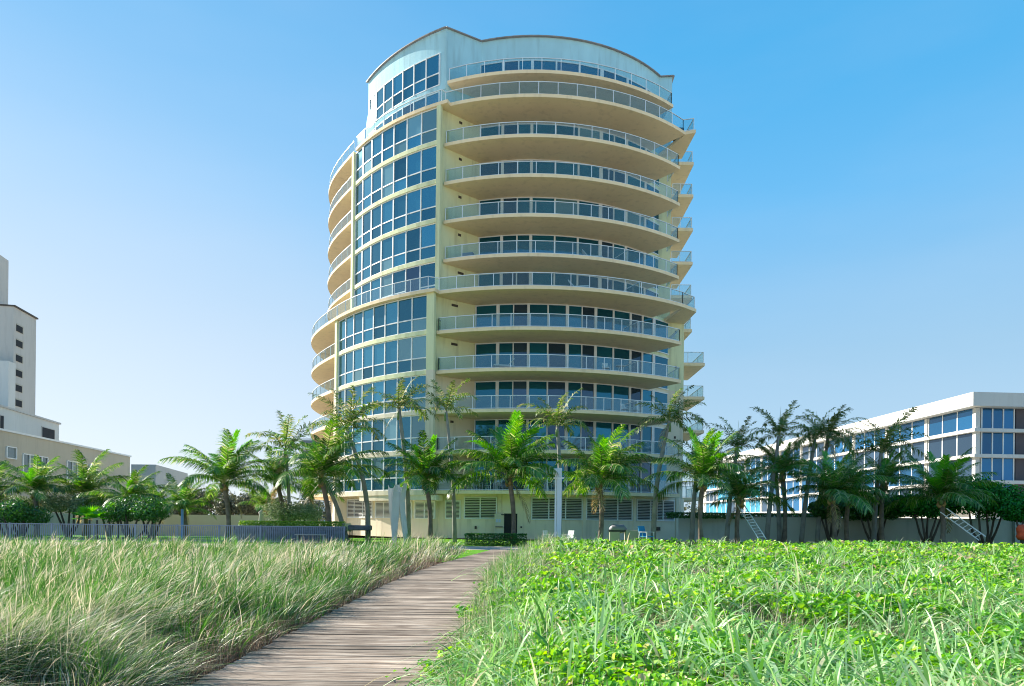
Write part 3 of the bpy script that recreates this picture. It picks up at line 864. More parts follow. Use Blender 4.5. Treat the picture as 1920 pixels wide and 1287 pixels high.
# grey tower with a column of openings
gt = thing('grey_stair_tower', (-101, 137, 0), 'tall grey concrete tower with a column of small square openings at the left edge', 'tower')
MB().prism([(-97.9, 133.6), (-99.4, 142), (-125, 144), (-125, 131), (-110, 131)], 0, 42.3).build('wall', M['nb_grey'], gt)
MB().prism([(-97.6, 133.5), (-99.15, 142.3), (-99.8, 142.3), (-98.4, 134), (-110, 131.5), (-110, 130.8)], 42.3, 42.6).build('coping', M['vent'], gt)
MB().prism([(-104, 137), (-104.9, 141.5), (-125, 143), (-125, 134.5)], 42.6, 54.2).build('upper_shaft', M['nb_grey'], gt)
MB().prism([(-96.6, 130.6), (-97.0, 133.0), (-120, 133), (-120, 128)], 0, 31.0).build('side_shaft', M['nb_white'], gt)
for i in range(9):
    zc = 38.6 - i * 2.95
    a, b = Vector((-97.9, 133.6)), Vector((-99.4, 142))
    p, q = a.lerp(b, 0.10), a.lerp(b, 0.42)
    fo = MB().wbox(p, q, zc - 0.85, zc + 0.75, 0.0, 0.05).build('window', M['nb_tan'], gt)
    MB().wbox(p, q, zc - 0.8, zc + 0.45, 0.02, 0.10, 0.0, 0.45).build('pane', M['dark'], fo)
# low grey box between the tan building and the palms
lb_ = thing('grey_low_building', (-75, 130, 0), 'plain grey flat-roofed building beyond the end of the tan one', 'building')
MB().prism([(X(246, 870, 125), 125), (X(292, 871, 125), 125), (X(352, 893, 150), 150), (X(250, 880, 150), 150)], 0, Z(250, 871, 125)).build('wall', M['nb_grey'], lb_)
# pale high-rise far off between the palm heads
pb = thing('distant_pale_building', (-60, 210, 0), 'distant pale balconied building glimpsed between palm fronds left of the tower', 'building')
x0, x1, zt = X(562, 860, 210), X(606, 860, 210), Z(575, 822, 210)
MB().prism([(x0, 210), (x1, 210), (x1, 225), (x0, 225)], 0, zt).build('wall', M['nb_pale'], pb)
for i in range(8):
    z = zt - 3.2 - i * 3.1
    if z > 1:
        bo = MB().box((x0 + x1) / 2, 209.2, z, x1 - x0, 1.6, 0.35).build('balcony', M['nb_pale'], pb)
        MB().box((x0 + x1) / 2, 209.97, z + 1.6, (x1 - x0) * 0.8, 0.05, 1.9).build('window', M['pane_grey'], pb)

# ------------------------------------------------------------------ walls, fences, hedges
def wall_run(name, a, b, z0, z1, th, mat, label, cat='wall'):
    c = ((a[0] + b[0]) / 2, (a[1] + b[1]) / 2, 0)
    o = MB().wbox(a, b, z0, z1, -th, 0).build(name, mat, None)
    return tag(o, label, cat)
gw = thing('garden_wall', (30, 58, 0), 'long low rendered garden wall under the palms right of the tower', 'wall')
A_, B_ = (X(1272, 980, 58.0), 58.0), (X(1905, 985, 52.0), 52.0)
MB().wbox(A_, B_, -0.3, 2.0, -0.25, 0).build('wall_panel', simple('wall_grey', (0.60, 0.58, 0.50), 0.9, var=0.1, scale=1, bump=0.2, bscale=20, streak=0.25), gw)
MB().wbox(A_, B_, 2.0, 2.07, -0.30, 0.05).build('coping', M['nb_grey'], gw)
MB().box(B_[0], B_[1], 1.1, 0.5, 0.5, 2.6).build('post', M['nb_grey'], gw)
yw = thing('cream_boundary_wall', (-40, 62, 0), 'low cream boundary wall behind the sea grape shrubs at the left', 'wall')
MB().wbox((-58, 60), (-17.0, 60), -0.3, 1.75, -0.25, 0).build('wall_panel', simple('wall_cream', (0.55, 0.48, 0.30), 0.9, var=0.08, scale=1, bump=0.2, streak=0.2), yw)

M['fence_blue'] = simple('fence_blue', (0.22, 0.26, 0.34), 0.5, var=0.15)
fn = thing('picket_fence', (-25, 42, 0), 'dark blue-grey metal picket fence behind the dune grass', 'fence')
fx0, fx1, fyy = -36.0, -10.3, 42.0
mb = MB(); x = fx0
while x < fx1:
    mb.box(x, fyy, 0.5, 0.035, 0.02, 1.05); x += 0.115
pk = mb.build('picket', M['fence_blue'], fn); pk['kind'] = 'stuff'
for z in (0.1, 1.05): MB().box((fx0 + fx1) / 2, fyy, z, fx1 - fx0, 0.05, 0.05).build('rail', M['fence_blue'], fn)
x = fx0
while x <= fx1 + 0.1:
    MB().box(x, fyy, 0.55, 0.08, 0.08, 1.1).build('post', M['fence_blue'], fn); x += 2.57
pw = thing('planter_wall', (-15, 43.5, 0), 'dark tiled planter wall carrying a clipped bright hedge', 'planter')
M['tile_dark'] = simple('tile_dark', (0.16, 0.165, 0.20), 0.6, var=0.3, scale=12, bump=0.4, bscale=25)
for r_ in range(4):
    mbs = MB(); nx = 30
    for i in range(nx):
        xa = -17.6 + 7.0 * i / nx + (0.11 if r_ % 2 else 0); mbs.box(xa + 0.116, 43.2 + random.uniform(-0.006, 0.006), 0.15 + 0.26 * r_, 0.222, 0.3, 0.25)
    oo = mbs.build('tile_course', M['tile_dark'], pw); oo['kind'] = 'stuff'
MB().box(-14.1, 43.4, 0.5, 7.0, 0.4, 1.05).build('wall_core', M['vent'], pw)

def leaf_cloud(name, blobs, n, size, mat, parent=None, shell=0.55, flat_=0.0, seed=0, aspect=1.5, world=True):
    """leaf-sized faces spread through a set of ellipsoids (cx,cy,cz,rx,ry,rz)"""
    g = np.random.default_rng(seed + 11)
    w = np.array([b[3] * b[5] + b[4] * b[5] for b in blobs]); w = w / w.sum()
    idx = g.choice(len(blobs), n, p=w)
    B = np.array(blobs)[idx]
    d = g.normal(size=(n, 3)); d /= np.linalg.norm(d, axis=1)[:, None]
    rad = shell + (1 - shell) * g.random(n) ** 0.6
    c = B[:, :3] + d * rad[:, None] * B[:, 3:6]
    c += 0.08 * B[:, 3:6] * np.sin(c[:, [1, 2, 0]] * 5.1 + 1.3)
    nrm = d * 0.7 + g.normal(size=(n, 3)) * 0.6 + np.array([0, 0, 0.35]); nrm /= np.linalg.norm(nrm, axis=1)[:, None]
    a = np.cross(nrm, g.normal(size=(n, 3))); a /= np.linalg.norm(a, axis=1)[:, None]
    b = np.cross(nrm, a)
    s = size * (0.6 + 0.8 * g.random(n))[:, None]
    a = a * s * aspect * 0.5; b = b * s * 0.5
    v = np.stack([c - a, c + b * 0.9, c + a, c - b * 0.9], 1).reshape(-1, 3)
    if parent is not None and world: v = v - np.array(ORI[parent.name])
    o = quads(name, v, n, 4, np.repeat(g.random(n), 4), mat)
    if parent is not None: o.parent = parent
    return o

def quads(name, v, nf, per, rnd, mat, faces=None, mats=None, midx=None):
    me = bpy.data.meshes.new(name)
    me.vertices.add(len(v)); me.vertices.foreach_set('co', np.asarray(v, dtype=np.float32).ravel())
    if faces is None: faces = np.arange(nf * 4).reshape(nf, 4)
    nf = len(faces)
    me.loops.add(nf * 4); me.loops.foreach_set('vertex_index', faces.astype(np.int32).ravel())
    me.polygons.add(nf); me.polygons.foreach_set('loop_start', np.arange(nf, dtype=np.int32) * 4)
    at_ = me.attributes.new('rnd', 'FLOAT', 'POINT'); at_.data.foreach_set('value', np.asarray(rnd, dtype=np.float32))
    for m_ in (mats or [mat]): me.materials.append(m_)
    if midx is not None: me.polygons.foreach_set('material_index', midx.astype(np.int32))
    me.update(calc_edges=True); me.validate()
    o = bpy.data.objects.new(name, me); link(o)
    return o

M['hedge_dark'] = leafy('hedge_dark', [(0, (0.015, 0.07, 0.008)), (0.6, (0.03, 0.15, 0.014)), (1, (0.07, 0.24, 0.02))], 0.25)
M['hedge_lime'] = leafy('hedge_lime', [(0, (0.12, 0.26, 0.02)), (0.6, (0.22, 0.42, 0.04)), (1, (0.38, 0.52, 0.08))], 0.35)
M['seagrape'] = leafy('seagrape', [(0, (0.07, 0.12, 0.05)), (0.55, (0.18, 0.25, 0.12)), (1, (0.42, 0.48, 0.30))], 0.25)
M['bush_green'] = leafy('bush_green', [(0, (0.008, 0.07, 0.010)), (0.6, (0.018, 0.20, 0.02)), (1, (0.06, 0.38, 0.05))], 0.25, gloss=0.02)
M['casuarina'] = leafy('casuarina', [(0, (0.03, 0.04, 0.02)), (0.6, (0.07, 0.09, 0.045)), (1, (0.16, 0.17, 0.09))], 0.25)
M['bark'] = simple('bark', (0.12, 0.095, 0.075), 0.95, var=0.3, scale=8, bump=0.6, bscale=30)

def hedge(name, x0, x1, y0, y1, z0, z1, n, size, mat, label, seed):
    g = np.random.default_rng(seed)
    c = np.stack([x0 + (x1 - x0) * g.random(n), y0 + (y1 - y0) * g.random(n), z0 + (z1 - z0) * g.random(n)], 1)
    f = g.integers(0, 3, n)
    c[f == 0, 1] = y0 + 0.1 * g.random((f == 0).sum()); c[f == 1, 2] = z1 - 0.08 * g.random((f == 1).sum())
    nrm = g.normal(size=(n, 3)) + np.array([0, -0.4, 0.6]); nrm /= np.linalg.norm(nrm, axis=1)[:, None]
    a = np.cross(nrm, g.normal(size=(n, 3))); a /= np.linalg.norm(a, axis=1)[:, None]; b = np.cross(nrm, a)
    s = size * (0.6 + 0.8 * g.random(n))[:, None]
    v = np.stack([c - a * s, c + b * s * .6, c + a * s, c - b * s * .6], 1).reshape(-1, 3)
    o = quads(name, v, n, 4, np.repeat(g.random(n), 4), mat)
    return tag(o, label, 'hedge')
hedge('clipped_hedge', X(872, 1015, 43), X(988, 1015, 43), 42.4, 43.6, 0.0, 0.72, 5000, 0.05, M['hedge_dark'], 'low clipped dark green hedge in front of the service door', 1)
hedge('clipped_hedge', -17.4, -10.8, 43.4, 44.3, 1.0, 1.36, 5000, 0.05, M['hedge_lime'], 'long bright lime hedge on top of the dark planter wall', 2)
hedge('clipped_hedge', X(1290, 985, 50), X(1640, 985, 50), 56.6, 57.5, 1.9, 2.35, 6000, 0.08, M['hedge_dark'], 'dark low hedge running along the top of the garden wall on the right', 3)

def bush(name, px, py0, py1, wpx, Y, n, size, mat, label, cat, seed, stems=4, trunk_h=None, group=None, nb=5):
    """rounded crown spanning photo rows py0..py1 and wpx wide at depth Y, on several bent stems"""
    g = random.Random(seed)
    x, zt = at(px, py0, Y); _, zb = at(px, py1, Y)
    w = wpx * Y / F / 2
    t = thing(name, (x, Y, 0), label, cat, group)
    blobs = []
    h = (zt - zb) / 2
    for i in range(nb):
        fx = (i / (nb - 1) * 2 - 1) if nb > 1 else 0
        blobs.append((x + fx * w * 0.62, Y + g.uniform(-.3, .3) * w, (zt + zb) / 2 + g.uniform(-.22, .18) * h * 1.2, w * g.uniform(.38, .55), w * g.uniform(.4, .6), h * g.uniform(.72, 1.0)))
    co = leaf_cloud('crown', blobs, n, size, mat, t, seed=seed, shell=0.35)
    for i in range(stems):
        a = (i + 0.5) / stems * 2 - 1
        mb = MB(); x1 = x + a * w * 0.7
        mb.tube([(x + a * 0.15, Y, -0.1), (x + a * w * .35 + g.uniform(-.1, .1), Y + g.uniform(-.2, .2), zb * 0.5), (x1, Y + g.uniform(-.4, .4), zb + h * 0.9)], [0.11, 0.08, 0.04], 6)
        mb.build('trunk', M['bark'], t, smooth=True)
    return t
GS = 'grey-green sea grape shrubs behind the picket fence'
bush('sea_grape_shrub', 40, 925, 972, 105, 52, 7000, 0.085, M['seagrape'], 'dark rounded sea grape shrub at the far left edge', 'shrub', 21, group=GS)
bush('sea_grape_shrub', 128, 922, 965, 110, 51, 7000, 0.085, M['seagrape'], 'widest grey-green sea grape shrub, behind the small fan palms', 'shrub', 22, group=GS, stems=5)
bush('sea_grape_shrub', 205, 935, 970, 70, 53, 4500, 0.085, M['seagrape'], 'pale dusty sea grape shrub between the left fan palms', 'shrub', 23, group=GS, stems=3)
bush('sea_grape_shrub', 285, 945, 975, 80, 50, 4500, 0.085, M['seagrape'], 'small flat-topped sea grape shrub near the blue post', 'shrub', 24, group=GS, stems=3)
bush('leafy_shrub', 250, 930, 985, 130, 46.5, 9000, 0.09, M['hedge_dark'], 'full mid-green leafy shrub between the fan palms and the blue post', 'shrub', 26, stems=4)
bush('leafy_shrub', 20, 935, 985, 110, 46.5, 8000, 0.09, M['hedge_dark'], 'full mid-green leafy shrub at the left edge behind the fence', 'shrub', 27, stems=4)
bush('round_hedge_shrub', 553, 940, 981, 105, 50, 9000, 0.07, M['seagrape'], 'large rounded grey-green clipped shrub left of the tower base', 'shrub', 25, stems=3)
GT = 'dark feathery trees behind the left palms'
for i, (px, a, b, w, Y) in enumerate(((392, 915, 965, 90, 75), (445, 926, 970, 80, 72), (500, 930, 972, 70, 76), (355, 940, 975, 60, 70))):
    bush('feathery_tree', px, a, b, w, Y, 7000, 0.13, M['casuarina'], ['tallest dark feathery tree behind the left coconut palm', 'middle dark feathery tree above the closed umbrellas', 'dark feathery tree left of the rounded clipped shrub', 'short dark feathery tree near the blue post'][i], 'tree', 40 + i, stems=4, group=GT)
# far line of trees that closes the horizon
bl = []
for i in range(70):
    x_ = -190 + i * 2.3 + random.uniform(-1, 1)
    bl.append((x_, 170 + random.uniform(-6, 6), random.uniform(1.5, 4), 3.4, 3.4, random.uniform(3, 5.5)))
tl_ = leaf_cloud('distant_treeline', bl, 26000, 0.5, M['casuarina'], None, seed=77); tl_['kind'] = 'stuff'; tl_['label'] = 'distant dark line of trees at the left horizon'
bl = [(60 + i * 3.0 + random.uniform(-1, 1), 230 + random.uniform(-6, 6), random.uniform(2, 4), 4, 4, random.uniform(3, 6)) for i in range(70)]
tl_ = leaf_cloud('distant_treeline', bl, 12000, 0.7, M['casuarina'], None, seed=78); tl_['kind'] = 'stuff'; tl_['label'] = 'distant dark line of trees beyond the white block'
GB = 'dark green bushes over the garden wall'
for i, (px, a, b, w, Y, mt) in enumerate(((1850, 893, 972, 150, 50, 'bush_green'), (1740, 920, 975, 120, 51, 'bush_green'), (1640, 925, 975, 110, 53, 'hedge_dark'), (1560, 930, 972, 80, 54, 'hedge_dark'), (1925, 935, 985, 90, 47.5, 'bush_green'))):
    bush('dense_bush', px, a, b, w, Y, 11000, 0.13, M[mt], ['tallest glossy dark green bush, leaning over the garden wall beside the right ladder', 'glossy bush directly behind the palm with the right ladder', 'very dark bush over the middle of the garden wall', 'low dark bush at the thin end of the planting beside the white block', 'bush at the right edge behind the orange bag'][i], 'bush', 60 + i, stems=5, group=GB, nb=6)

# ------------------------------------------------------------------ palms
M['frond'] = leafy('frond', [(0, (0.03, 0.10, 0.018)), (0.5, (0.065, 0.20, 0.025)), (0.8, (0.15, 0.30, 0.035)), (1, (0.55, 0.50, 0.28))], 0.40, objvar=0.35, gloss=0.035, rough=0.35)
M['frond_young'] = leafy('frond_young', [(0, (0.035, 0.24, 0.012)), (0.6, (0.07, 0.34, 0.015)), (1, (0.18, 0.45, 0.03))], 0.45, objvar=0.15, gloss=0.04)
M['frond_dark'] = leafy('frond_dark', [(0, (0.045, 0.10, 0.02)), (0.45, (0.085, 0.19, 0.03)), (0.75, (0.20, 0.25, 0.07)), (1, (0.50, 0.42, 0.25))], 0.35, objvar=0.3, gloss=0.03, rough=0.4)
M['frond_dry'] = leafy('frond_dry', [(0, (0.16, 0.11, 0.05)), (0.6, (0.34, 0.26, 0.12)), (1, (0.55, 0.45, 0.25))], 0.3, objvar=0.2)
M['rachis'] = simple('rachis', (0.36, 0.36, 0.13), 0.5, var=0.15)
M['trunk_brown'] = simple('trunk_brown', (0.20, 0.155, 0.12), 0.95, var=0.35, scale=9, bump=0.9, bscale=14)
M['trunk_grey'] = simple('trunk_grey', (0.30, 0.28, 0.25), 0.9, var=0.2, scale=7, bump=0.5, bscale=16)
M['crownshaft'] = simple('crownshaft', (0.16, 0.26, 0.09), 0.5, var=0.2)
M['boot'] = simple('boot', (0.36, 0.24, 0.10), 0.9, var=0.5, scale=14, bump=0.8, bscale=20)

def frond_mesh(name, L_, elev, droop, nl, leafw, leafl, mat, seed, plumose=0.0, sag=0.5, gap=0.0, twist=0.0):
    """feather leaf in the x-z plane: rachis tube plus pairs of narrow drooping leaflets"""
    g = np.random.default_rng(seed)
    ns = 14
    P_ = [np.zeros(3)]; th = elev
    for i in range(ns):
        d = np.array([math.cos(th), 0, math.sin(th)]); P_.append(P_[-1] + d * L_ / ns); th -= droop / ns * (0.4 + 1.3 * i / ns)
    P_ = np.array(P_)
    V = []; Fc = []; rn = []; mi = []
    def add(vs, fs, r, m_):
        b = len(V); V.extend(vs); Fc.extend([[b + q for q in f] for f in fs]); rn.extend([r] * len(vs)); mi.extend([m_] * len(fs))
    for i in range(ns):
        r0 = 0.035 * (1 - i / ns) + 0.006; r1 = 0.035 * (1 - (i + 1) / ns) + 0.006
        p, q = P_[i], P_[i + 1]
        add([p + (0, r0, 0), p + (0, 0, r0), p + (0, -r0, 0), q + (0, r1, 0), q + (0, 0, r1), q + (0, -r1, 0)], [(0, 3, 4, 1), (1, 4, 5, 2)], 0.5, 1)
    for j in range(nl):
        s = 0.13 + 0.87 * (j + g.uniform(-.3, .3)) / nl
        s = min(max(s, 0.1), 0.995)
        f = s * ns; i = min(int(f), ns - 1); p = P_[i] + (P_[i + 1] - P_[i]) * (f - i)
        T = (P_[i + 1] - P_[i]); T = T / np.linalg.norm(T)
        Nn = np.array([-T[2], 0, T[0]])
        ll = leafl * (math.sin(math.pi * min(1, 0.16 + 0.80 * s)) ** 0.55) * g.uniform(0.8, 1.12)
        for sd in (-1, 1):
            if gap and g.random() < gap: continue
            fw = 0.45 + 0.75 * s + g.uniform(-.15, .15)
            up = 0.18 + g.uniform(-.12, .12) + plumose * g.uniform(-1, 1)
            d = np.array([0, sd * 1.0, 0]) + T * fw + Nn * up; d /= np.linalg.norm(d)
            wv = np.cross(d, Nn); wv /= max(1e-6, np.linalg.norm(wv)); w = leafw * g.uniform(.75, 1.2)
            a = p; m_ = p + d * ll * 0.5 + np.array([0, 0, -sag * ll * 0.10]); e = p + d * ll * 0.93 + np.array([0, 0, -sag * ll * g.uniform(0.35, 0.6)])
            add([a - wv * w * .35, a + wv * w * .35, m_ + wv * w * .5, m_ - wv * w * .5, e + wv * w * .12, e - wv * w * .12], [(0, 1, 2, 3), (3, 2, 4, 5)], g.random(), 0)
    V = np.array(V)
    if twist: V[:, 1] += twist * (V[:, 0] ** 2) * 0.06
    o = quads(name, V, 0, 4, rn, None, faces=np.array(Fc), mats=[mat, M['rachis']], midx=np.array(mi))
    me = o.data; bpy.data.objects.remove(o)
    return me

FR = {'coco': [], 'slim': [], 'dry': [], 'young': []}
for i in range(4):
    FR['young'].append(frond_mesh('frond', 1.0 * 3.9, R(82 - 7 * i), R(26 + 18 * i), 64, 0.06, 0.85, M['frond_young'], 100 + i, sag=0.25))
for i, (el_, dr) in enumerate(((74, 42), (66, 52), (59, 62), (52, 70), (46, 76), (39, 80), (32, 82), (24, 78), (12, 66))):
    FR['coco'].append(frond_mesh('frond', 3.9, R(el_), R(dr), 66, 0.048, 1.02, M['frond'], 200 + i, sag=1.15, gap=0.04, twist=(0.6 if i % 2 else -0.5)))
for i, (el_, dr) in enumerate(((76, 50), (64, 72), (54, 86), (45, 96), (36, 100), (27, 98), (14, 86))):
    FR['slim'].append(frond_mesh('frond', 3.3, R(el_), R(dr), 42, 0.065, 0.60, M['frond_dark'], 300 + i, plumose=0.6, sag=0.8, gap=0.18))
FR['dry'].append(frond_mesh('frond', 2.6, R(-48), R(40), 26, 0.05, 0.5, M['frond_dry'], 401, sag=1.0, gap=0.3))

GL = 'small coconut palms in the left garden'
GD = 'dark wind-torn slender palms above the white block'
def palm(name, kind, base, top, size, label, group, seed, nf=17, lean=0.15, trad=0.17, fan=None, spear=True, dry=0, up=None):
    """base and top are (photo column, row, depth); top is where the fronds leave the trunk"""
    g = random.Random(seed)
    bx = at(base[0], base[1], base[2])[0]; by = base[2]
    tx, tz = at(top[0], top[1], top[2]); ty = top[2]
    t = thing(name, (bx, by, 0), label, 'palm tree', group)
    mb = MB(); pts = []; rr = []
    n = 9 if tz > 3 else 5
    for i in range(n + 1):
        s = i / n; c = lean * math.sin(math.pi * s) * (1 if tx > bx else -1) * -1
        pts.append((bx + (tx - bx) * s + c, by + (ty - by) * s, -0.2 + (tz + 0.2) * s))
        if kind == 'coco': r_ = trad * (1.25 - 0.35 * min(1, s * 3)) * (1 + 0.05 * g.uniform(-1, 1))
        else: r_ = trad * (1.15 - 0.45 * s)
        rr.append(r_)
    mb.tube(pts, rr, 10); mb.build('trunk', M['trunk_brown'] if kind == 'coco' else M['trunk_grey'], t, smooth=True)
    if kind == 'coco':
        for j in range(7):
            a = j * 2.4 + g.random(); b_ = MB(); z = tz - 0.52 + 0.07 * j
            b_.tube([(tx + math.cos(a) * .08, ty + math.sin(a) * .08, z), (tx + math.cos(a) * .22, ty + math.sin(a) * .22, z + 0.12), (tx + math.cos(a) * .20, ty + math.sin(a) * .20, z + 0.36)], [trad * .85, trad * .62, 0.05], 6)
            b_.build('leaf_base', M['boot'] if j < 4 else M['crownshaft'], t, smooth=True)
    else:
        b_ = MB(); b_.tube([(tx, ty, tz - 0.75), (tx, ty, tz - 0.4), (tx, ty, tz + 0.1)], [trad * .72, trad * .85, trad * .45], 8)
        b_.build('crownshaft', M['crownshaft'], t, smooth=True)
    L0 = 3.6 if kind == 'coco' else 2.6
    def put(me, az, sc, tilt=0.0, roll_=0.0):
        o = bpy.data.objects.new('frond', me); link(o, t)
        o.location = (tx - bx, ty - by, tz + g.uniform(-0.1, 0.08))
        o.rotation_euler = (roll_, tilt, az); o.scale = (sc, sc, sc)
    sc0 = size / L0
    lst = FR[kind]; sc0 *= 1.06 if kind == 'coco' else 1.05
    if group == GD: sc0 *= 0.92
    if up is None and group == GL: up = 0.62; sc0 *= 0.95
    if kind == 'coco':
        for j in range(4): put(FR['young'][j % 4], g.uniform(0, 6.28), sc0 * g.uniform(.75, 0.98) * (up or 1))
    nf = nf + (6 if kind == 'coco' else 2 if nf > 3 else 0)
    for j in range(nf):
        e = int((j / nf) * len(lst)); az = j * 2.399 + g.uniform(-.25, .25)
        # the sea wind combs the crown towards +x
        az += -0.22 * math.sin(az)
        put(lst[min(e, len(lst) - 1)], az, sc0 * g.uniform(.82, 1.08) * (0.93 if kind == 'slim' else 1), g.uniform(-.06, .06), g.uniform(-.3, .3))
    if kind == 'coco' or nf > 12: dry += seed % 3
    for j in range(dry): put(FR['dry'][0], g.uniform(0, 6.28), sc0 * g.uniform(.7, 1.0))
    if kind == 'slim' and spear:
        b_ = MB(); b_.tube([(tx, ty, tz), (tx + 0.05, ty, tz + size * .45), (tx + 0.1, ty, tz + size * 0.75)], [0.035, 0.02, 0.004], 5)
        b_.build('spear_leaf', M['crownshaft'], t)
    return t
GC = 'coconut palms planted in front of the tower'
palm('coconut_palm', 'coco', (428, 1000, 46), (420, 908, 46), 3.5, 'lone coconut palm standing clear against the pale sky left of the tower', GC, 1, nf=17)
palm('coconut_palm', 'coco', (620, 1000, 44), (603, 900, 44), 3.9, 'tall bright coconut palm at the left corner of the tower', GC, 2, nf=18)
palm('coconut_palm', 'coco', (806, 1005, 46), (799, 905, 46), 3.2, 'coconut palm just right of the twisted metal sculpture', GC, 3, nf=18)
palm('coconut_palm', 'coco', (962, 1008, 44), (955, 898, 44), 4.1, 'biggest coconut palm, its trunk crossing the open service door', GC, 4, nf=20)
palm('coconut_palm', 'coco', (1124, 1005, 45), (1124, 906, 45), 3.6, 'coconut palm right of the white square post', GC, 5, nf=18)
palm('coconut_palm', 'coco', (1316, 1000, 45), (1318, 905, 45), 3.5, 'coconut palm at the right corner of the tower', GC, 6, nf=18)
GR = 'coconut palms along the garden wall'
palm('coconut_palm', 'coco', (1384, 1000, 47), (1388, 938, 47), 3.1, 'coconut palm that the left ladder leans on', GR, 7, nf=16)
palm('coconut_palm', 'coco', (1562, 1000, 46), (1560, 933, 46), 3.4, 'full dark green coconut palm, larger and left of a close pair', GR, 8, nf=18)
palm('coconut_palm', 'coco', (1590, 1000, 49), (1592, 935, 49), 2.9, 'smaller coconut palm of a close pair, right of the fuller one', GR, 9, nf=15)
palm('coconut_palm', 'coco', (1765, 1000, 45), (1764, 938, 45), 3.3, 'coconut palm that the right ladder leans on', GR, 10, nf=18)
palm('coconut_palm', 'coco', (1655, 1000, 50), (1658, 905, 50), 2.6, 'shaded coconut palm half hidden beneath a taller palm near the dark bush', GR, 11, nf=13)
palm('coconut_palm', 'coco', (1470, 1000, 52), (1467, 892, 52), 2.9, 'dark shaded coconut palm whose head overlaps the white block windows', GR, 12, nf=14)
GL = 'small coconut palms in the left garden'
palm('coconut_palm', 'coco', (68, 990, 50), (64, 922, 50), 3.0, 'small coconut palm rising through the leftmost shrubs', GL, 13, nf=13)
palm('coconut_palm', 'coco', (158, 990, 53), (157, 930, 53), 3.6, 'wind-swept coconut palm above the widest left shrub', GL, 14, nf=14)
palm('coconut_palm', 'coco', (240, 990, 50), (241, 945, 50), 3.1, 'short coconut palm right of the fan palms at the left', GL, 15, nf=14)
palm('coconut_palm', 'coco', (345, 990, 48), (342, 953, 48), 2.5, 'young coconut palm beside the light blue post', GL, 16, nf=11)
palm('coconut_palm', 'coco', (-25, 990, 50), (-22, 925, 50), 3.0, 'coconut palm cut by the left edge of the view', GL, 17, nf=13)
palm('coconut_palm', 'coco', (498, 985, 62), (497, 952, 62), 2.7, 'very small coconut palm behind the closed umbrellas', GL, 18, nf=11)
palm('coconut_palm', 'coco', (534, 985, 50), (520, 905, 50), 2.9, 'brownish leaning coconut palm left of the tower, third from the lone one', GL, 19, nf=14, dry=3)
palm('coconut_palm', 'coco', (585, 985, 56), (582, 925, 56), 2.6, 'low pale coconut palm against the curved left balcony', GL, 20, nf=11)
palm('coconut_palm', 'coco', (292, 990, 56), (294, 948, 56), 2.5, 'short shaded coconut palm below the tan building corner', GL, 52, nf=11)
GG = 'slender grey-trunked palms round the tower'
palm('slender_palm', 'slim', (690, 1000, 47), (650, 806, 47), 3.0, 'slender curved palm whose dark head covers the lower left of the glass front', GG, 21, nf=13, lean=0.5)
palm('slender_palm', 'slim', (766, 1005, 49), (748, 768, 49), 2.8, 'tall slender palm rising behind the twisted sculpture', GG, 22, nf=12, lean=0.2)
palm('slender_palm', 'slim', (853, 1005, 48), (836, 770, 48), 2.4, 'thinnest tall slender palm with one bright upright frond at the tower recess', GG, 23, nf=9, trad=0.14)
palm('slender_palm', 'slim', (1048, 1005, 50), (1045, 800, 50), 2.7, 'slender palm behind the white square post', GG, 24, nf=12)
palm('slender_palm', 'slim', (1225, 1005, 48), (1255, 790, 48), 2.5, 'tall slender palm before the right end of the balconies', GG, 25, nf=12, lean=0.3)
palm('slender_palm', 'slim', (541, 985, 50), (535, 845, 50), 3.0, 'slender palm with a thin straight trunk just left of the tower', GG, 26, nf=12, trad=0.13)
palm('slender_palm', 'slim', (652, 1005, 46), (612, 905, 46), 0.9, 'bare leaning palm trunk with a cut top beside the tower column', GG, 27, nf=2, spear=False, trad=0.16)
GD = 'dark wind-torn slender palms above the white block'
palm('slender_palm', 'slim', (1362, 1000, 52), (1382, 842, 52), 2.9, 'dark slender palm right next to the tower flank balconies', GD, 28, nf=13, lean=0.1)
palm('slender_palm', 'slim', (1437, 1000, 52), (1461, 818, 52), 3.0, 'dark slender palm whose spear leaf stands against the sky over the white roof', GD, 29, nf=13, lean=0.1)
palm('slender_palm', 'slim', (1502, 1000, 53), (1528, 825, 53), 3.0, 'left one of two tangled dark palm heads over the white roof', GD, 30, nf=12, lean=0.1)
palm('slender_palm', 'slim', (1532, 1000, 54), (1552, 822, 54), 3.1, 'right one of two tangled dark palm heads over the white roof', GD, 31, nf=15, lean=0.1, dry=2)
palm('slender_palm', 'slim', (1638, 1000, 51), (1652, 850, 51), 3.4, 'broad dark slender palm with a grey trunk nearest the roof corner of the white block', GD, 32, nf=16, lean=0.1)
palm('slender_palm', 'slim', (1297, 1000, 50), (1310, 858, 50), 2.4, 'dark slender palm just behind the coconut palm at the right corner of the tower', GD, 33, nf=10, lean=0.1)
palm('slender_palm', 'slim', (1462, 1000, 56), (1455, 885, 56), 2.5, 'lower dark slender palm in front of the white block end windows', GD, 34, nf=12, lean=0.05)

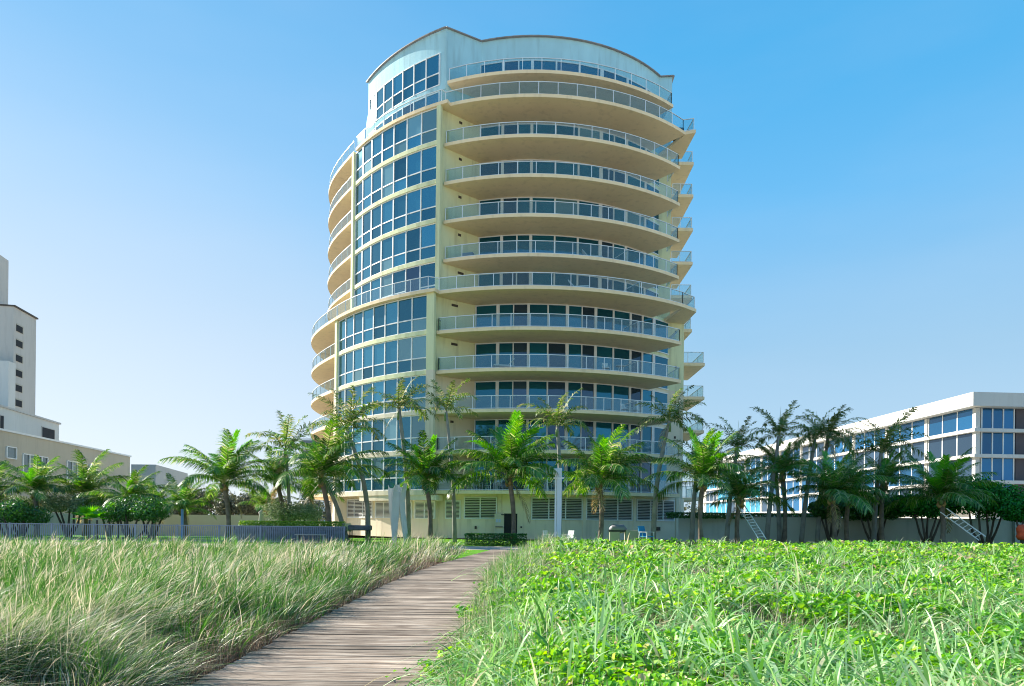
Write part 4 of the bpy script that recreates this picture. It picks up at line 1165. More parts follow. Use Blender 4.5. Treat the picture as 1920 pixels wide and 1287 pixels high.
# fan palms by the picket fence
def fan_palm(px, py, Y, rad, label, seed):
    g = random.Random(seed); x, z = at(px, py, Y)
    t = thing('fan_palm', (x, Y, 0), label, 'palm tree', 'small fan palms behind the picket fence')
    MB().tube([(x, Y, -.1), (x, Y, z - rad * .3)], [0.07, 0.06], 6).build('trunk', M['bark'], t, smooth=True)
    for j in range(11):
        V = []; Fc = []; rn = []
        a0 = g.uniform(-0.7, 0.7) + j * 0.57; el_ = g.uniform(0.1, 1.2)
        out = Vector((math.cos(a0) * math.cos(el_), math.sin(a0) * math.cos(el_), math.sin(el_)))
        side = Vector((-math.sin(a0), math.cos(a0), 0)); c = Vector((0, 0, z - rad * .3)) + out * rad * .45
        for q in range(13):
            f = (q - 6) / 6 * 1.25; d = (out * math.cos(f) + side * math.sin(f)).normalized(); w = side.cross(d).cross(d).normalized() * 0.035
            tip = c + d * rad * 0.62 + Vector((0, 0, -0.08 * rad)); mid = c + d * rad * 0.35
            b = len(V); V += [c - w * .3, c + w * .3, mid + w, mid - w, tip + w * .2, tip - w * .2]; Fc += [[b, b + 1, b + 2, b + 3], [b + 3, b + 2, b + 4, b + 5]]; rn += [g.random()] * 6
        o = quads('frond', np.array([tuple(v) for v in V]), 0, 4, rn, None, faces=np.array(Fc), mats=[M['frond_young']]); o.parent = t
fan_palm(168, 965, 47, 1.2, 'spreading fan palm below the widest left shrub', 1)
fan_palm(222, 957, 47, 1.2, 'upright bright fan palm with a notched crown', 2)
fan_palm(182, 968, 46, 0.9, 'lowest fan palm, tucked beside the spreading one', 3)
# ------------------------------------------------------------------ objects in the garden
# twisted metal sculpture
M['steel'] = simple('steel', (0.74, 0.71, 0.63), 0.45, metal=0.2, var=0.12, scale=2, streak=0.12)
sc_t = thing('sculpture', (X(745, 1005, 41), 41.0, 0), 'tall sculpture of two twisted silver metal blades with scooped tops in the dune grass', 'sculpture')
def blade(rows, Y, name):
    """rows of (py, px left edge, px fold, px right edge): an L-shaped folded plate"""
    mb = MB(); L_ = []
    for py, a, f, b in rows:
        xa, z = at(a, py, Y); xf, _ = at(f, py, Y); xb, _ = at(b, py, Y)
        L_.append(((xa, Y - 0.02, z), (xf, Y - 0.55, z), (xb, Y + 0.10, z), (xf, Y - 0.49, z)))
    n = len(L_)
    drop = [0, 0, 0, 0, 0, 0, 0.0, 0.42]
    for k_, r in enumerate(L_):
        A_, F_, B_ = Vector(r[0]), Vector(r[1]), Vector(r[2])
        m1 = A_.lerp(F_, 0.5) + Vector((0.03, 0.05, -drop[k_])); q1 = A_.lerp(F_, 0.25) + Vector((0.01, 0.02, -drop[k_] * 0.7)); q2 = A_.lerp(F_, 0.75) + Vector((0.02, 0.03, -drop[k_] * 0.7))
        fr_ = [A_, q1, m1, q2, F_, B_]; bk_ = [v_ + Vector((0.0, 0.06, 0)) for v_ in reversed(fr_)]
        mb.v += [tuple(v_) for v_ in fr_ + bk_]
    for i in range(n - 1):
        for e in range(12):
            g = (e + 1) % 12
            mb.f.append((12 * i + e, 12 * i + g, 12 * i + 12 + g, 12 * i + 12 + e))
    for b in (0, 12 * (n - 1)):
        for e in range(5): mb.f.append((b + e, b + e + 1, b + 10 - e, b + 11 - e))
    return mb
def blade_curved(rows, Y, name, zig):
    mb = blade(rows, Y, name)
    o = mb.build(name, M['steel'], sc_t)
    return o
blade_curved([(1040, 737, 738, 742), (1016, 736, 738, 743), (981, 732.7, 737, 746), (960, 730, 737, 748), (942, 729, 738, 749.5), (925, 728, 740, 749), (916, 728, 742, 748), (909, 727.6, 743.6, 747.6)], 41.0, 'blade', 1)
blade_curved([(1035, 758.5, 760, 766), (1008, 756.5, 758.5, 765), (981, 751.5, 756, 762), (960, 748.5, 753.5, 759.5), (942, 747.5, 752.5, 759), (925, 747.5, 754, 760.5), (914, 748.3, 758, 762), (907, 748.5, 760, 763.5)], 41.6, 'blade', -1)

# square white post with a box near its top
x, z = at(1047, 878, 42)
pt_ = thing('square_post', (x, 42, 0), 'tall white square post with a conduit and small box near its top', 'post')
MB().box(x + 0.06, 42, z / 2, 0.30, 0.30, z).build('post', M['nb_pale'], pt_, bevel=0.015)
MB().box(x - 0.16, 41.95, z / 2 - 0.05, 0.10, 0.12, z - 0.1).build('conduit', M['white_frame'], pt_)
MB().box(x - 0.20, 41.9, z - 0.22, 0.22, 0.22, 0.36).build('control_box', M['white_frame'], pt_, bevel=0.02)
MB().box(x + 0.02, 41.9, z - 0.62, 0.62, 0.12, 0.10).build('bracket', M['white_frame'], pt_)
# light blue post at the left
x, z = at(342, 955, 47)
tag(MB().box(x, 47, z / 2, 0.14, 0.14, z).build('blue_post', simple('blue_paint', (0.18, 0.34, 0.75), 0.5), None), 'slim light blue post beside a young palm left of the hedge', 'post')

# ladders
def ladder(p0, p1, w, label, off):
    a, b = Vector(p0), Vector(p1)
    t = thing('extension_ladder', p0, label, 'ladder', 'aluminium ladders leaning on the palms')
    d = (b - a).normalized(); side = d.cross(Vector((0, 1, 0))).normalized() if abs(d.y) < .9 else Vector((1, 0, 0))
    side = (side + Vector((0, off, 0))).normalized()
    for s in (-1, 1):
        MB().bar(a + side * w / 2 * s, b + side * w / 2 * s, 0.03, 0.065).build('rail', M['alu'], t)
    n = int((b - a).length / 0.3)
    for i in range(1, n):
        c = a + d * 0.3 * i
        MB().bar(c - side * w / 2, c + side * w / 2, 0.035, 0.035).build('rung', M['alu'], t)
def w3(px, py, Y): 
    x, z = at(px, py, Y); return (x, Y, z)
ladder(w3(1430, 1012, 43.5), w3(1388, 946, 46.6), 0.42, 'steeper aluminium ladder leaning left onto a palm near the tower', 0.5)
ladder(w3(1842, 1010, 43.0), w3(1769, 957, 44.7), 0.42, 'shallow-angled aluminium ladder leaning on the palm by the tall dark bush', 0.35)

# orange bag
bm_ = MB(); x, z = at(1917, 990, 42)
pts = []
for i in range(6):
    s = i / 5; pts.append((x + 0.05 * math.sin(5 * s), 42, z - 0.75 + 0.95 * s))
bm_.tube(pts, [0.30, 0.40, 0.36, 0.38, 0.30, 0.12], 10)
for i, v in enumerate(bm_.v):
    bm_.v[i] = (v[0] + 0.05 * math.sin(v[2] * 17 + i), v[1] + 0.04 * math.cos(i * 2.1), v[2])
tag(bm_.build('orange_bag', simple('orange_cloth', (0.75, 0.10, 0.03), 0.7, var=0.3, scale=9), None, smooth=True), 'bright orange cloth bag at the right edge above the dune plants', 'bag')

# closed umbrellas on the left terrace
M['canvas'] = simple('canvas', (0.50, 0.44, 0.38), 0.9, var=0.12, scale=6)
for px, zt, lb in ((491, 957, 'closed beige patio umbrella beside the rounded shrub, the thicker of two'), (523, 959, 'closed beige patio umbrella, the thinner of two, nearest the leaning palm')):
    x, z = at(px, zt, 52); w = 0.24 if px < 500 else 0.16
    u_ = thing('patio_umbrella', (x, 52, 0), lb, 'umbrella', 'closed umbrellas on the left terrace')
    MB().tube([(x, 52, 0), (x, 52, z)], 0.03, 6).build('pole', M['nb_grey'], u_)
    MB().tube([(x, 52, 0.75), (x + .02, 52, 1.1), (x, 52, z - 0.35), (x - .08, 52, z - .15), (x, 52, z + 0.02)], [w * .9, w * 1.15, w * .8, w * .75, 0.03], 9).build('canopy', M['canvas'], u_, smooth=True)

# chairs, loungers, tables: built once at the origin and copied
M['chair_white'] = simple('chair_white', (0.8, 0.8, 0.8), 0.4, var=0.03)
M['sling_white'] = simple('sling_white', (0.68, 0.70, 0.70), 0.8, var=0.05)
M['cushion'] = simple('cushion', (0.62, 0.42, 0.36), 0.85, var=0.75, scale=45)
M['sling_blue'] = simple('sling_blue', (0.03, 0.30, 0.62), 0.6, var=0.12, scale=10)
M['grill_grey'] = simple('grill_grey', (0.30, 0.30, 0.33), 0.5, metal=0.3, var=0.2)
def chair_proto(seat_mat, label):
    t = thing('patio_chair', (0, 0, 0), label, 'chair')
    for sx in (-1, 1):
        MB().bar((sx * .27, -.25, 0), (sx * .27, -.25, .64), 0.03).build('leg', M['chair_white'], t)
        MB().bar((sx * .27, .30, 0), (sx * .27, .22, .64), 0.03).build('leg', M['chair_white'], t)
        MB().bar((sx * .27, -.28, .64), (sx * .27, .28, .64), 0.05, 0.03).build('armrest', M['chair_white'], t)
    MB().box(0, 0, .42, .52, .5, .04).build('seat', seat_mat, t)
    mb = MB(); Mx = Matrix.Rotation(R(-14), 3, 'X'); mb.box(0, .29, .68, .5, .035, .52, M=Mx); mb.build('backrest', M['sling_white'] if seat_mat is M['cushion'] else seat_mat, t)
    MB().box(0, .23, .62, .42, .10, .26, M=Mx).build('cushion', M['cushion'], t) if seat_mat is M['cushion'] else None
    return t
def lounger_proto(label):
    t = thing('lounger', (0, 0, 0), label, 'lounger')
    for sx in (-.7, .55):
        for sy in (-.27, .27): MB().bar((sx, sy, 0), (sx, sy, .32), 0.035).build('leg', M['chair_white'], t)
    MB().box(0, 0, .33, 1.75, .62, .05).build('frame', M['chair_white'], t)
    MB().box(-.25, 0, .39, 1.15, .56, .05).build('seat', M['sling_white'], t)
    MB().box(.62, 0, .66, .78, .56, .05, M=Matrix.Rotation(R(-48), 3, 'Y')).build('backrest', M['sling_white'], t)
    return t
def table_proto(h, r_, label):
    t = thing('patio_table', (0, 0, 0), label, 'table')
    MB().tube([(0, 0, h - .03), (0, 0, h)], r_, 16).build('tabletop', M['chair_white'], t)
    for i in range(4):
        a = i * math.pi / 2 + .6; MB().bar((math.cos(a) * r_ * .75, math.sin(a) * r_ * .75, 0), (math.cos(a) * .12, math.sin(a) * .12, h - .03), 0.03).build('leg', M['chair_white'], t)
    return t
ch_w = chair_proto(M['cushion'], 'x'); ch_p = chair_proto(M['sling_white'], 'x'); lo = lounger_proto('x'); tb_s = table_proto(.45, .24, 'x'); tb_l = table_proto(.74, .42, 'x')
used = set()
def put(proto, px, py, k, rad, label, rz, group):
    t = ang(px, py, C2, rad); p = P(C2, rad, t); loc = (p[0], p[1], ZB[k] + TH)
    if proto.name not in used:
        used.add(proto.name); proto.location = loc; proto.rotation_euler = (0, 0, rz); o = proto; o['label'] = label; o['group'] = group
    else: o = copy_tree(proto, loc, rz, label=label, group=group)
    return o
GF = 'furniture on the lowest balcony'
put(ch_w, 897, 912, 0, 20.9, 'white armchair with patterned cushion on the lowest balcony, nearest the covered grill', 0.5, GF)
put(ch_w, 933, 912, 0, 20.9, 'white armchair with patterned cushion behind the big palm trunk on the lowest balcony', -0.5, GF)
put(ch_w, 1004, 912, 0, 20.9, 'white cushioned armchair left of the round table on the lowest balcony', 0.2, GF)
put(ch_w, 1042, 912, 0, 20.9, 'white cushioned armchair right of the round table, behind the square post', -0.3, GF)
put(tb_s, 914, 915, 0, 20.9, 'low white side table between the two left armchairs', 0, GF)
put(tb_s, 985, 915, 0, 20.9, 'low white side table left of the chairs at the round table', 0.3, GF)
put(tb_l, 1024, 915, 0, 20.8, 'round white dining table on the lowest balcony', 0, GF)
put(lo, 1112, 915, 0, 20.7, 'white reclining lounger on the lowest balcony, left one', 0.15, GF)
put(lo, 1146, 915, 0, 20.6, 'white reclining lounger on the lowest balcony, right one', 0.05, GF)
GH = 'white furniture on the upper balconies'
put(ch_p, 1172, 765, 2, 20.8, 'left white chair on the third balcony up', 0.6, GH)
put(ch_p, 1192, 765, 2, 20.8, 'right white chair on the third balcony up', -0.4, GH)
put(ch_p, 1137, 692, 3, 20.8, 'white chair beside a low table on the fourth balcony up', 0.2, GH)
put(tb_l, 1163, 692, 3, 20.7, 'white table on the fourth balcony up', 0, GH)
put(lo, 944, 690, 3, 20.8, 'white lounger with raised back on the fourth balcony up', 0.1, GH)
put(lo, 1250, 630, 4, 20.6, 'white lounger at the right end of the fifth balcony up', 0.3, GH)
put(lo, 1085, 540, 5, 20.7, 'white lounger on the wide sixth balcony', 3.0, GH)
put(lo, 1110, 483, 6, 18.9, 'white lounger behind the divider on the seventh balcony', 3.1, GH)
t = ang(878, 475, C2, 18.6); p = P(C2, 18.6, t)
tag(MB().box(p[0], p[1], ZB[6] + TH + .4, 1.0, .5, .8, rz=R(t)).build('balcony_cabinet', M['grill_grey'], None, bevel=.04), 'dark grey covered cabinet at the left end of the seventh balcony', 'cabinet')
p = P(C2, 19.0, 44.5)
bb = thing('covered_barbecue', (p[0], p[1], ZB[10] + TH), 'dark covered barbecue at the right end of the top terrace', 'barbecue')
MB().tube([(p[0] - .5, p[1], ZB[10] + TH + .8), (p[0] + .5, p[1], ZB[10] + TH + .8)], .32, 10).build('cover', M['black_metal'], bb)
MB().box(p[0], p[1], ZB[10] + TH + .4, .8, .5, .8).build('cabinet', M['black_metal'], bb)
t = ang(868, 912, C2, 20.8); p = P(C2, 20.8, t); zz = ZB[0] + TH
kg = thing('kettle_grill', (p[0], p[1], zz), 'black folding grill at the left end of the lowest balcony', 'grill')
MB().tube([(p[0] - .42, p[1], zz + .86), (p[0] - .25, p[1], zz + 1.0), (p[0] + .25, p[1], zz + 1.0), (p[0] + .42, p[1], zz + .86)], [.1, .2, .2, .1], 8).build('lid', M['black_metal'], kg)
MB().bar((p[0] - .4, p[1], zz), (p[0] + .4, p[1], zz + .75), .05).build('leg', M['black_metal'], kg)
MB().bar((p[0] + .4, p[1] + .06, zz), (p[0] - .4, p[1] + .06, zz + .75), .05).build('leg', M['black_metal'], kg)

# ground-level barbecue and blue chair in front of the louvres
x, z = at(1160, 985, 48)
gr = thing('barbecue_grill', (x, 48, 0), 'grey hooded barbecue grill beside a small masonry counter under the louvres', 'grill')
MB().tube([(x - .66, 48, .98), (x - .45, 48, 1.05), (x + .34, 48, 1.05), (x + .55, 48, .98)], [.10, .30, .30, .10], 12).build('hood', M['grill_grey'], gr, smooth=True)
MB().box(x - .05, 48, .90, 1.3, .55, .12).build('firebox', M['black_metal'], gr)
MB().box(x - .3, 48, .42, .7, .5, .84).build('cabinet', M['nb_tan'], gr)
cn = tag(MB().box(x + 1.15, 48, .48, 1.4, .6, .96).build('masonry_counter', M['nb_tan'], None, bevel=.02), 'low tan masonry counter right of the grey grill', 'counter')
bc = chair_proto(M['sling_blue'], 'white-framed patio chair with bright blue sling in front of the louvres')
bc.location = (X(1212, 1000, 46.5), 46.5, 0); bc.rotation_euler = (0, 0, 0.7); bc.scale = (1.35, 1.35, 1.35)
# cream sun chair and grey things at the left corner of the tower
cc = copy_tree(ch_p, (X(1065, 1000, 45), 45, 0), -0.8, label='low white patio chair right of the square post', group='white chairs on the lawn')
cc = copy_tree(ch_p, (X(1030, 1000, 45), 45, 0), 0.9, label='low white patio chair left of the square post', group='white chairs on the lawn')
x, z = at(650, 985, 46)
sg = thing('cream_sign_board', (x, 46, 0), 'blank cream board beside the tower column', 'board')
MB().box(x, 46, z - .15, .62, .06, .55).build('board', simple('cream', (0.80, 0.70, 0.42), 0.8), sg)
MB().box(x - .22, 46, .4, .05, .05, .9).build('leg', M['nb_grey'], sg); MB().box(x + .22, 46, .4, .05, .05, .9).build('leg', M['nb_grey'], sg)
x, z = at(675, 990, 46)
tc = thing('covered_table', (x, 46, 0), 'low table under a rumpled grey cover left of the sculpture', 'table')
mb = MB(); mb.box(x, 46, .95, 1.5, .8, .35); ct = mb.build('cover', simple('cover_grey', (0.16, 0.15, 0.19), 0.9, var=0.5, scale=8, bump=.8, bscale=6), tc, bevel=.08)
for sx in (-.6, .6):
    for sy in (-.3, .3): MB().box(x + sx, 46 + sy, .4, .06, .06, .8).build('leg', M['black_metal'], tc)
tcx = X(600, 1000, 44)
bn = thing('low_bench', (tcx, 44.5, 0), 'low pale slatted bench in front of the dark planter wall', 'bench')
for i in range(4): MB().box(tcx, 44.2 - .14 * i - 1.9, .55, 1.9, .11, .04).build('slat', M['nb_grey'], bn)
for sx in (-.8, .8): MB().box(tcx + sx, 42.1, .26, .08, .4, .52).build('leg', M['nb_grey'], bn)

# ------------------------------------------------------------------ dune grass and beach plants
M['sea_oats'] = leafy('sea_oats', [(0, (0.025, 0.12, 0.015)), (0.30, (0.07, 0.24, 0.035)), (0.56, (0.17, 0.31, 0.09)), (0.72, (0.45, 0.42, 0.25)), (1, (0.80, 0.70, 0.52))], 0.3, gloss=0.04, rough=0.4)
M['blade_broad'] = leafy('blade_broad', [(0, (0.08, 0.26, 0.05)), (0.45, (0.24, 0.46, 0.15)), (0.85, (0.48, 0.66, 0.36)), (1, (0.66, 0.56, 0.36))], 0.35, gloss=0.03, rough=0.45)
M['vine_leaf'] = leafy('vine_leaf', [(0, (0.035, 0.18, 0.012)), (0.40, (0.12, 0.40, 0.02)), (0.75, (0.32, 0.60, 0.05)), (0.95, (0.55, 0.68, 0.20)), (1, (0.50, 0.40, 0.22))], 0.4, gloss=0.03, rough=0.45)
M['dead_grass'] = leafy('dead_grass', [(0, (0.12, 0.08, 0.055)), (0.5, (0.26, 0.19, 0.13)), (1, (0.5, 0.40, 0.28))], 0.2, gloss=0.02)

def strands(name, base, h, lean, az, w, rnd, mat, K=4, a=1.25, b=0.45, cx=1.7, roll=None, seed=0):
    """curved tapering blades; base (n,3), height, lean (fraction of height), lean azimuth, width"""
    n = len(h); g = np.random.default_rng(seed)
    s = np.linspace(0, 1, K + 1)[None, :, None]
    d = np.stack([np.cos(az), np.sin(az), np.zeros(n)], 1)[:, None, :]
    hz = h[:, None, None]; ln = lean[:, None, None]
    pos = base[:, None, :] + d * hz * ln * s ** cx + np.array([0, 0, 1.0]) * hz * (a * s - b * s * s * (0.6 + ln))
    fa = g.uniform(0, 2 * np.pi, n) if roll is None else roll
    wd = np.stack([np.cos(fa), np.sin(fa), np.zeros(n)], 1)[:, None, :]
    ww = w[:, None, None] * (1 - s ** 1.6 * 0.92) * 0.5
    v = np.stack([pos - wd * ww, pos + wd * ww], 2).reshape(n, (K + 1) * 2, 3)
    i = np.arange(K)
    fq = np.stack([2 * i, 2 * i + 1, 2 * i + 3, 2 * i + 2], 1)[None] + (np.arange(n) * (K + 1) * 2)[:, None, None]
    return quads(name, v.reshape(-1, 3), 0, 4, np.repeat(rnd, (K + 1) * 2), mat, faces=fq.reshape(-1, 4))

def pleft(y): return np.vectorize(path_left)(y)
def sample_y(n, y0, y1, p): 
    u = rng.random(n); return (y0 ** -p + u * (y1 ** -p - y0 ** -p)) ** (-1 / p)

def nz(x, y, f, s): return np.array([noise.noise(Vector((a * f, b * f, s))) for a, b in zip(x, y)])

def tufts(nt, per, xfun, y0, y1, pw, spread, keepf=None):
    """tuft centres, then blades gathered round each; returns blade x, y, outward azimuth and the tuft index"""
    y = sample_y(nt, y0, y1, pw); lo, hi = xfun(y); x = lo + (hi - lo) * rng.random(nt)
    if keepf is not None:
        k = keepf(x, y); x, y = x[k], y[k]
    idx = np.repeat(np.arange(len(x)), per)
    a = rng.uniform(0, 2 * np.pi, len(idx)); rr = rng.random(len(idx)) ** 0.7
    sp = spread * (1 + 0.03 * y[idx])
    return x, y, idx, x[idx] + np.cos(a) * rr * sp, y[idx] + np.sin(a) * rr * sp, a, rr

# left: tall sea oats in tussocks, combed to the right by the wind
def lx(y): return -0.86 * y - 1.6, np.where(y < 27.3, pleft(y) - 0.22, -0.078 * y - 0.1)
tx_, ty_, idx, x, y, oa, orr = tufts(7900, 15, lx, 3.6, 33.5, 0.35, 0.15, lambda x, y: rng.random(len(x)) < 0.72 + 2.2 * nz(x, y, 0.9, 5.0))
ne = np.where(ty_ < 27.3, pleft(ty_), -0.078 * ty_) - tx_
Th = (0.80 + 0.40 * nz(tx_, ty_, 0.5, 3.0) + 0.13 * rng.normal(size=len(tx_))) * (0.66 + 0.34 * np.clip(ne / 1.4, 0, 1)) * (1 + 0.28 * np.clip((ty_ - 15) / 10, 0, 1) * np.clip(1 - (ne - 1.2) / 3.0, 0, 1)) * np.where((ty_ > 27) & (ne > 3), 0.85, 1.0)
Tt = 0.39 + 0.45 * nz(tx_, ty_, 0.25, 8.0) + 0.20 * rng.normal(size=len(tx_))
Ta = 0.15 + 1.0 * nz(tx_, ty_, 0.35, 30.0) + 0.55 * rng.normal(size=len(tx_))
Tl = (0.50 + 0.22 * rng.normal(size=len(tx_))).clip(0.05, 1.2)
n = len(x)
zz = np.array([zl(a, b) for a, b in zip(x, y)])
h = (Th[idx] * (0.72 + 0.42 * rng.random(n))).clip(0.25, 1.35)
lvx = Tl[idx] * np.cos(Ta[idx]) + np.cos(oa) * orr * 0.58; lvy = Tl[idx] * np.sin(Ta[idx]) + np.sin(oa) * orr * 0.58
lean = np.hypot(lvx, lvy).clip(0.03, 1.3); az = np.arctan2(lvy, lvx)
w = (0.0075 + 0.0008 * y) * (0.55 + 0.9 * rng.random(n))
rnd = (Tt[idx] + 0.36 * rng.normal(size=n)).clip(0, 1)
o = strands('dune_grass', np.stack([x, y, zz], 1), h, lean, az, w, rnd, M['sea_oats'], K=5, seed=5)
tag(o, 'tall wind-combed dune grass left of the boardwalk', 'grass', kind='stuff')
# shorter brown thatch at the foot of it
n = 26000
y = sample_y(n, 3.6, 27.0, 0.8); x = pleft(y) - 0.02 - rng.random(n) ** 1.3 * 2.6
zz = np.array([zl(a, b) for a, b in zip(x, y)])
o = strands('thatch', np.stack([x, y, zz], 1), 0.16 + 0.34 * rng.random(n), 1.1 * rng.random(n), rng.uniform(0, 6.28, n), 0.004 + 0.0004 * y, rng.random(n) ** 1.4, M['dead_grass'], K=3, seed=6)
tag(o, 'brown dead grass thatch at the left edge of the boardwalk', 'grass', kind='stuff')

# right: creeping vine leaves, broad blades and thin grass over the dune
n = 165000
y = sample_y(n, 3.0, 38.5, 0.55)
xe = np.where(y < 24, pleft(y) + 2.42 + 0.25 * np.sin(y * 2.1) * np.sin(y * 0.7), np.maximum(pleft(y) + 2.3, 0.010 * y))
x = xe + (0.80 * y + 2.4 - xe) * rng.random(n)
pt = nz(x, y, 0.8, 12.0); pt2 = nz(x, y, 0.3, 15.0)
keep = rng.random(n) < 0.50 + 3.0 * pt
x, y, pt, pt2 = x[keep], y[keep], pt[keep], pt2[keep]; n = len(x)
hz_ = np.array([zr(a, b) for a, b in zip(x, y)])
zc = hz_ + 0.05 + (rng.random(n) ** 0.7) * (0.22 + 0.20 * pt)
sz = (0.023 + 0.0019 * y) * (0.45 + 1.0 * rng.random(n))
nn = rng.normal(size=(n, 3)) * 0.60 + np.array([-0.12, -0.1, 1.0]); nn /= np.linalg.norm(nn, axis=1)[:, None]
a_ = np.cross(nn, rng.normal(size=(n, 3))); a_ /= np.linalg.norm(a_, axis=1)[:, None]; b_ = np.cross(nn, a_)
c = np.stack([x, y, zc], 1); s_ = sz[:, None]
f_ = nn * s_ * 0.28
v = np.stack([c - a_ * s_, c - a_ * s_ * .35 + b_ * s_ * .62 + f_, c + a_ * s_ * .55 + b_ * s_ * .55 + f_, c + a_ * s_ * 1.0,
              c + a_ * s_ * .55 - b_ * s_ * .55 + f_, c - a_ * s_ * .35 - b_ * s_ * .62 + f_], 1).reshape(-1, 3)
bi = (np.arange(n) * 6)[:, None]
fc = np.concatenate([bi + np.array([[0, 1, 2, 3]]), bi + np.array([[0, 3, 4, 5]])], 1).reshape(-1, 4)
o = quads('vine_leaves', v, 0, 4, np.repeat((0.45 + 0.3 * pt2 + 0.27 * rng.normal(size=n)).clip(0, 1), 6), None, faces=fc, mats=[M['vine_leaf']])
tag(o, 'bright green creeping beach vine covering the dune right of the boardwalk', 'ground cover', kind='stuff')

def right_pts(n, y0, y1, p, f=None, thr=0.0):
    y = sample_y(n, y0, y1, p)
    xe = np.where(y < 24, pleft(y) + 2.55, np.maximum(pleft(y) + 2.35, 0.012 * y))
    x = xe + (0.80 * y + 2.4 - xe) * rng.random(n)
    if f is not None:
        k = nz(x, y, f, 21.0) > thr; x, y = x[k], y[k]
    z = np.array([zr(a, b) for a, b in zip(x, y)])
    return x, y, z
def rx(y):
    xe = np.where(y < 24, pleft(y) + 2.6, np.maximum(pleft(y) + 2.4, 0.014 * y)); return xe, 0.80 * y + 2.4
tx_, ty_, idx, x, y, oa, orr = tufts(2300, 7, rx, 3.2, 38, 0.62, 0.07, lambda x, y: nz(x, y, 0.45, 21.0) > -0.22)
n = len(x); z = np.array([zr(a, b) for a, b in zip(x, y)])
Th = 0.46 + 0.36 * rng.random(len(tx_))
o = strands('broad_grass', np.stack([x, y, z], 1), Th[idx] * (0.6 + 0.5 * rng.random(n)), (1.1 + 0.45 * rng.normal(size=n)).clip(0.2, 2.0), oa + 0.5 * rng.normal(size=n), (0.026 + 0.0011 * y) * (0.5 + 0.8 * rng.random(n)), rng.random(n), M['blade_broad'], K=8, a=1.75, b=0.85, cx=1.15, seed=7)
tag(o, 'broad arching pale green grass blades on the right dune', 'grass', kind='stuff')
x, y, z = right_pts(16000, 7, 39, 0.15); n = len(x)
o = strands('fine_grass', np.stack([x, y, z], 1), 0.22 + 0.30 * rng.random(n), (0.7 + 0.4 * rng.normal(size=n)).clip(0.0, 1.6), rng.normal(0.1, 1.2, n), (0.004 + 0.0005 * y), (0.45 + 0.33 * rng.normal(size=n)).clip(0, 1), M['sea_oats'], K=4, seed=8)
tag(o, 'thin mixed green and straw grass among the vines on the right dune', 'grass', kind='stuff')
# tangled band along the right edge of the boardwalk
n = 13000; y = sample_y(n, 4.0, 36, 0.2); xe = pleft(y) + 2.5
x = xe - 0.08 + rng.random(n) ** 1.6 * (0.9 + 0.03 * y); z = np.array([zr(a, b) for a, b in zip(x, y)])
hh = (0.34 + 0.34 * rng.random(n)) * np.where(y > 15, 1.25, 0.85)
o = strands('edge_grass', np.stack([x, y, z], 1), hh, (0.7 + 0.45 * rng.normal(size=n)).clip(0, 1.6), rng.normal(0.6, 1.5, n) + np.where(rng.random(n) < 0.35, 2.6, 0), (0.0045 + 0.0005 * y), (0.5 + 0.3 * rng.normal(size=n)).clip(0, 1), M['sea_oats'], K=4, seed=9)
tag(o, 'tangled tall grass along the right edge of the boardwalk', 'grass', kind='stuff')
n = 20000; y = sample_y(n, 3.2, 36, 0.6); x = pleft(y) + 2.5 + rng.random(n) * (0.8 * y + 4); kk = nz(x, y, 0.7, 33.0) > -0.05; x, y = x[kk], y[kk]; n = len(x); z = np.array([zr(a, b) for a, b in zip(x, y)])
o = strands('dead_stalks', np.stack([x, y, z + 0.06], 1), 0.14 + 0.32 * rng.random(n), 1.6 * rng.random(n), rng.uniform(0, 6.28, n), 0.004 + 0.0004 * y, rng.random(n), M['dead_grass'], K=3, seed=10)
tag(o, 'brown dead stalks lying among the right dune plants', 'grass', kind='stuff')

# lawn strip in front of the tower
n = 16000; y = rng.uniform(28, 55, n); x = rng.uniform(-12, 26, n)
k = ~((y > 36.4) & (y < 41.4)); k &= ~((x > path_left(30) - .2) & (x < 1.6) & (y < 37)); x, y = x[k], y[k]; n = len(x)
o = strands('lawn_grass', np.stack([x, y, np.full(n, -0.03)], 1), 0.05 + 0.05 * rng.random(n), rng.random(n), rng.uniform(0, 6.28, n), np.full(n, 0.03), rng.random(n), M['hedge_lime'], K=2, seed=11)
tag(o, 'short mown lawn grass in front of the tower', 'grass', kind='stuff')

# single tall grass clumps that rise above the right dune
def clump_thing(px, py, Y, n, h, mat, label, seed, spread=0.5, w=0.012, leanm=0.8, az0=0.0):
    g = np.random.default_rng(seed); x, _ = at(px, 1000, Y)
    zb = zr(x, Y) if px > 800 else zl(x, Y)
    b = np.stack([x + g.normal(size=n) * spread * .35, Y + g.normal(size=n) * spread * .35, np.full(n, zb)], 1)
    o = strands('grass_clump', b, h * (0.6 + 0.5 * g.random(n)), (leanm + 0.35 * g.normal(size=n)).clip(0, 1.6), az0 + g.normal(size=n) * 1.4, np.full(n, w) * (0.6 + .8 * g.random(n)), g.random(n) * 0.8, mat, K=8, a=1.5, b=0.6, cx=1.4, seed=seed)
    return tag(o, label, 'grass clump', 'taller grass clumps standing out of the dunes')
clump_thing(1560, 1000, 20, 70, 0.85, M['blade_broad'], 'big arching grass clump on the crest below the paired palms', 1, 0.9, 0.02)
clump_thing(1100, 1000, 24, 40, 0.75, M['sea_oats'], 'wispy grass clump below the palm right of the square post', 2, 0.8)
clump_thing(1290, 1150, 7.6, 45, 0.55, M['blade_broad'], 'broad-bladed clump in the middle of the right dune', 3, 0.5, 0.02)
clump_thing(1600, 1180, 6.4, 60, 0.6, M['blade_broad'], 'broad-bladed clump spreading in the near right dune', 4, 0.6, 0.022)
clump_thing(1800, 1200, 6.0, 50, 0.6, M['blade_broad'], 'tall broad-bladed clump near the lower right corner', 5, 0.5, 0.024)
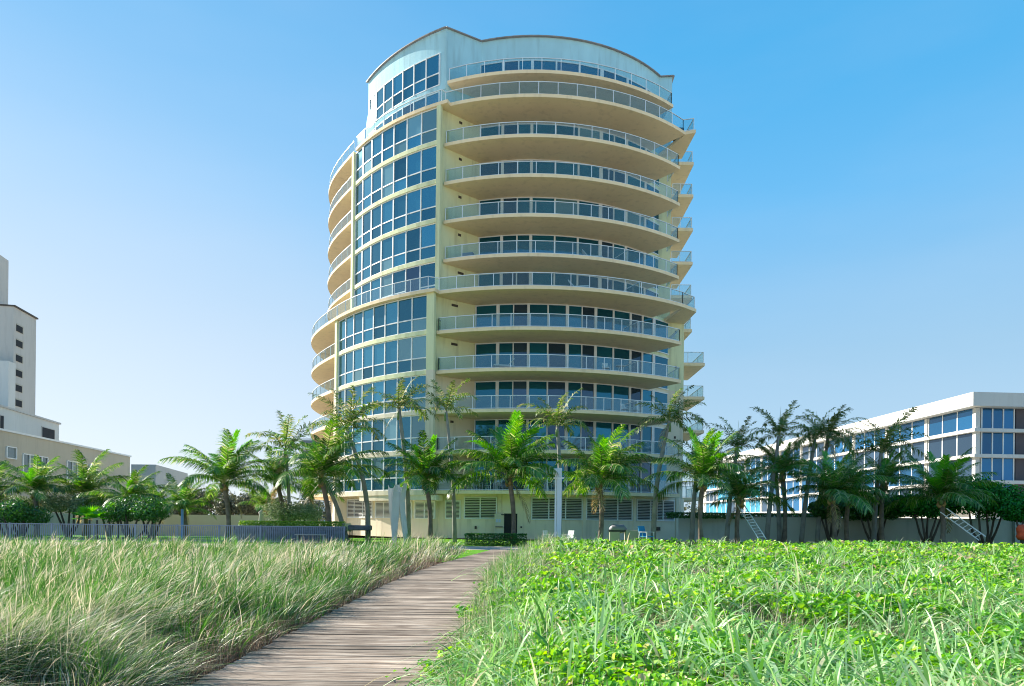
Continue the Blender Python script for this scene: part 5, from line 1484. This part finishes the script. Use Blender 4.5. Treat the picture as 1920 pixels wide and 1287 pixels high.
clump_thing(960, 1200, 7.0, 40, 0.55, M['blade_broad'], 'upright broad clump at the near right edge of the boardwalk', 6, 0.3, 0.02, 0.35)
clump_thing(932, 1090, 13, 14, 0.75, M['blade_broad'], 'few stiff upright blades by the right side of the boardwalk', 7, 0.12, 0.022, 0.15)
clump_thing(60, 990, 22, 8, 1.5, M['blade_broad'], 'single long arching pale blade standing above the left grass', 8, 0.15, 0.035, 1.1)
clump_thing(1690, 1000, 26, 16, 0.95, M['sea_oats'], 'thin seed-headed stalks on the crest by the dark bush', 9, 1.2, 0.02, 0.7)
clump_thing(1400, 1000, 27, 30, 0.7, M['sea_oats'], 'straw-coloured clump on the crest below the left ladder', 10, 1.0, 0.014)

# rooted runners with leaves that creep onto the planks
def creeper(px, py, label, seed, n=14):
    g = np.random.default_rng(seed); Y = 1.6 * F / (py - 975 - ROLL * (px - 960)); x = (px - 960) * Y / F
    t = thing('vine_runner', (x, Y, 0), label, 'vine', 'vine runners creeping onto the boardwalk')
    dirv = np.array([-1.0, g.uniform(-.4, .4)]); pts = [np.array([0.35, 0.0])]
    for i in range(8): pts.append(pts[-1] + dirv / np.linalg.norm(dirv) * 0.09); dirv = dirv + g.normal(size=2) * 0.35
    MB().tube([(p[0], p[1], 0.02) for p in pts], 0.004, 5).build('stem', M['rachis'], t, world=False)
    for i in range(n):
        p = pts[g.integers(0, len(pts))] + g.normal(size=2) * 0.05; s = g.uniform(0.022, 0.04); a = g.uniform(0, 6.28); zz_ = g.uniform(0.03, 0.11)
        m = []; 
        for q, rr_ in ((0, 1.0), (.9, .9), (2.0, .85), (3.14, .7), (4.28, .85), (5.38, .9)): m.append((p[0] + math.cos(a + q) * s * rr_, p[1] + math.sin(a + q) * s * rr_, zz_ + 0.3 * s * math.sin(q * 2 + a)))
        o = quads('leaf', np.array(m), 0, 4, [g.random() * .8] * 6, None, faces=np.array([[0, 1, 2, 3], [0, 3, 4, 5]]), mats=[M['vine_leaf']]); o.parent = t
creeper(845, 1262, 'largest vine runner at the near right corner of the boardwalk', 1, 22)
creeper(880, 1235, 'vine runner just inside the right edge of the boardwalk', 2, 18)
creeper(850, 1197, 'short vine runner with a few round leaves on the planks', 3, 9)
creeper(775, 1275, 'outermost vine runner, reaching the middle of the planks', 4, 10)
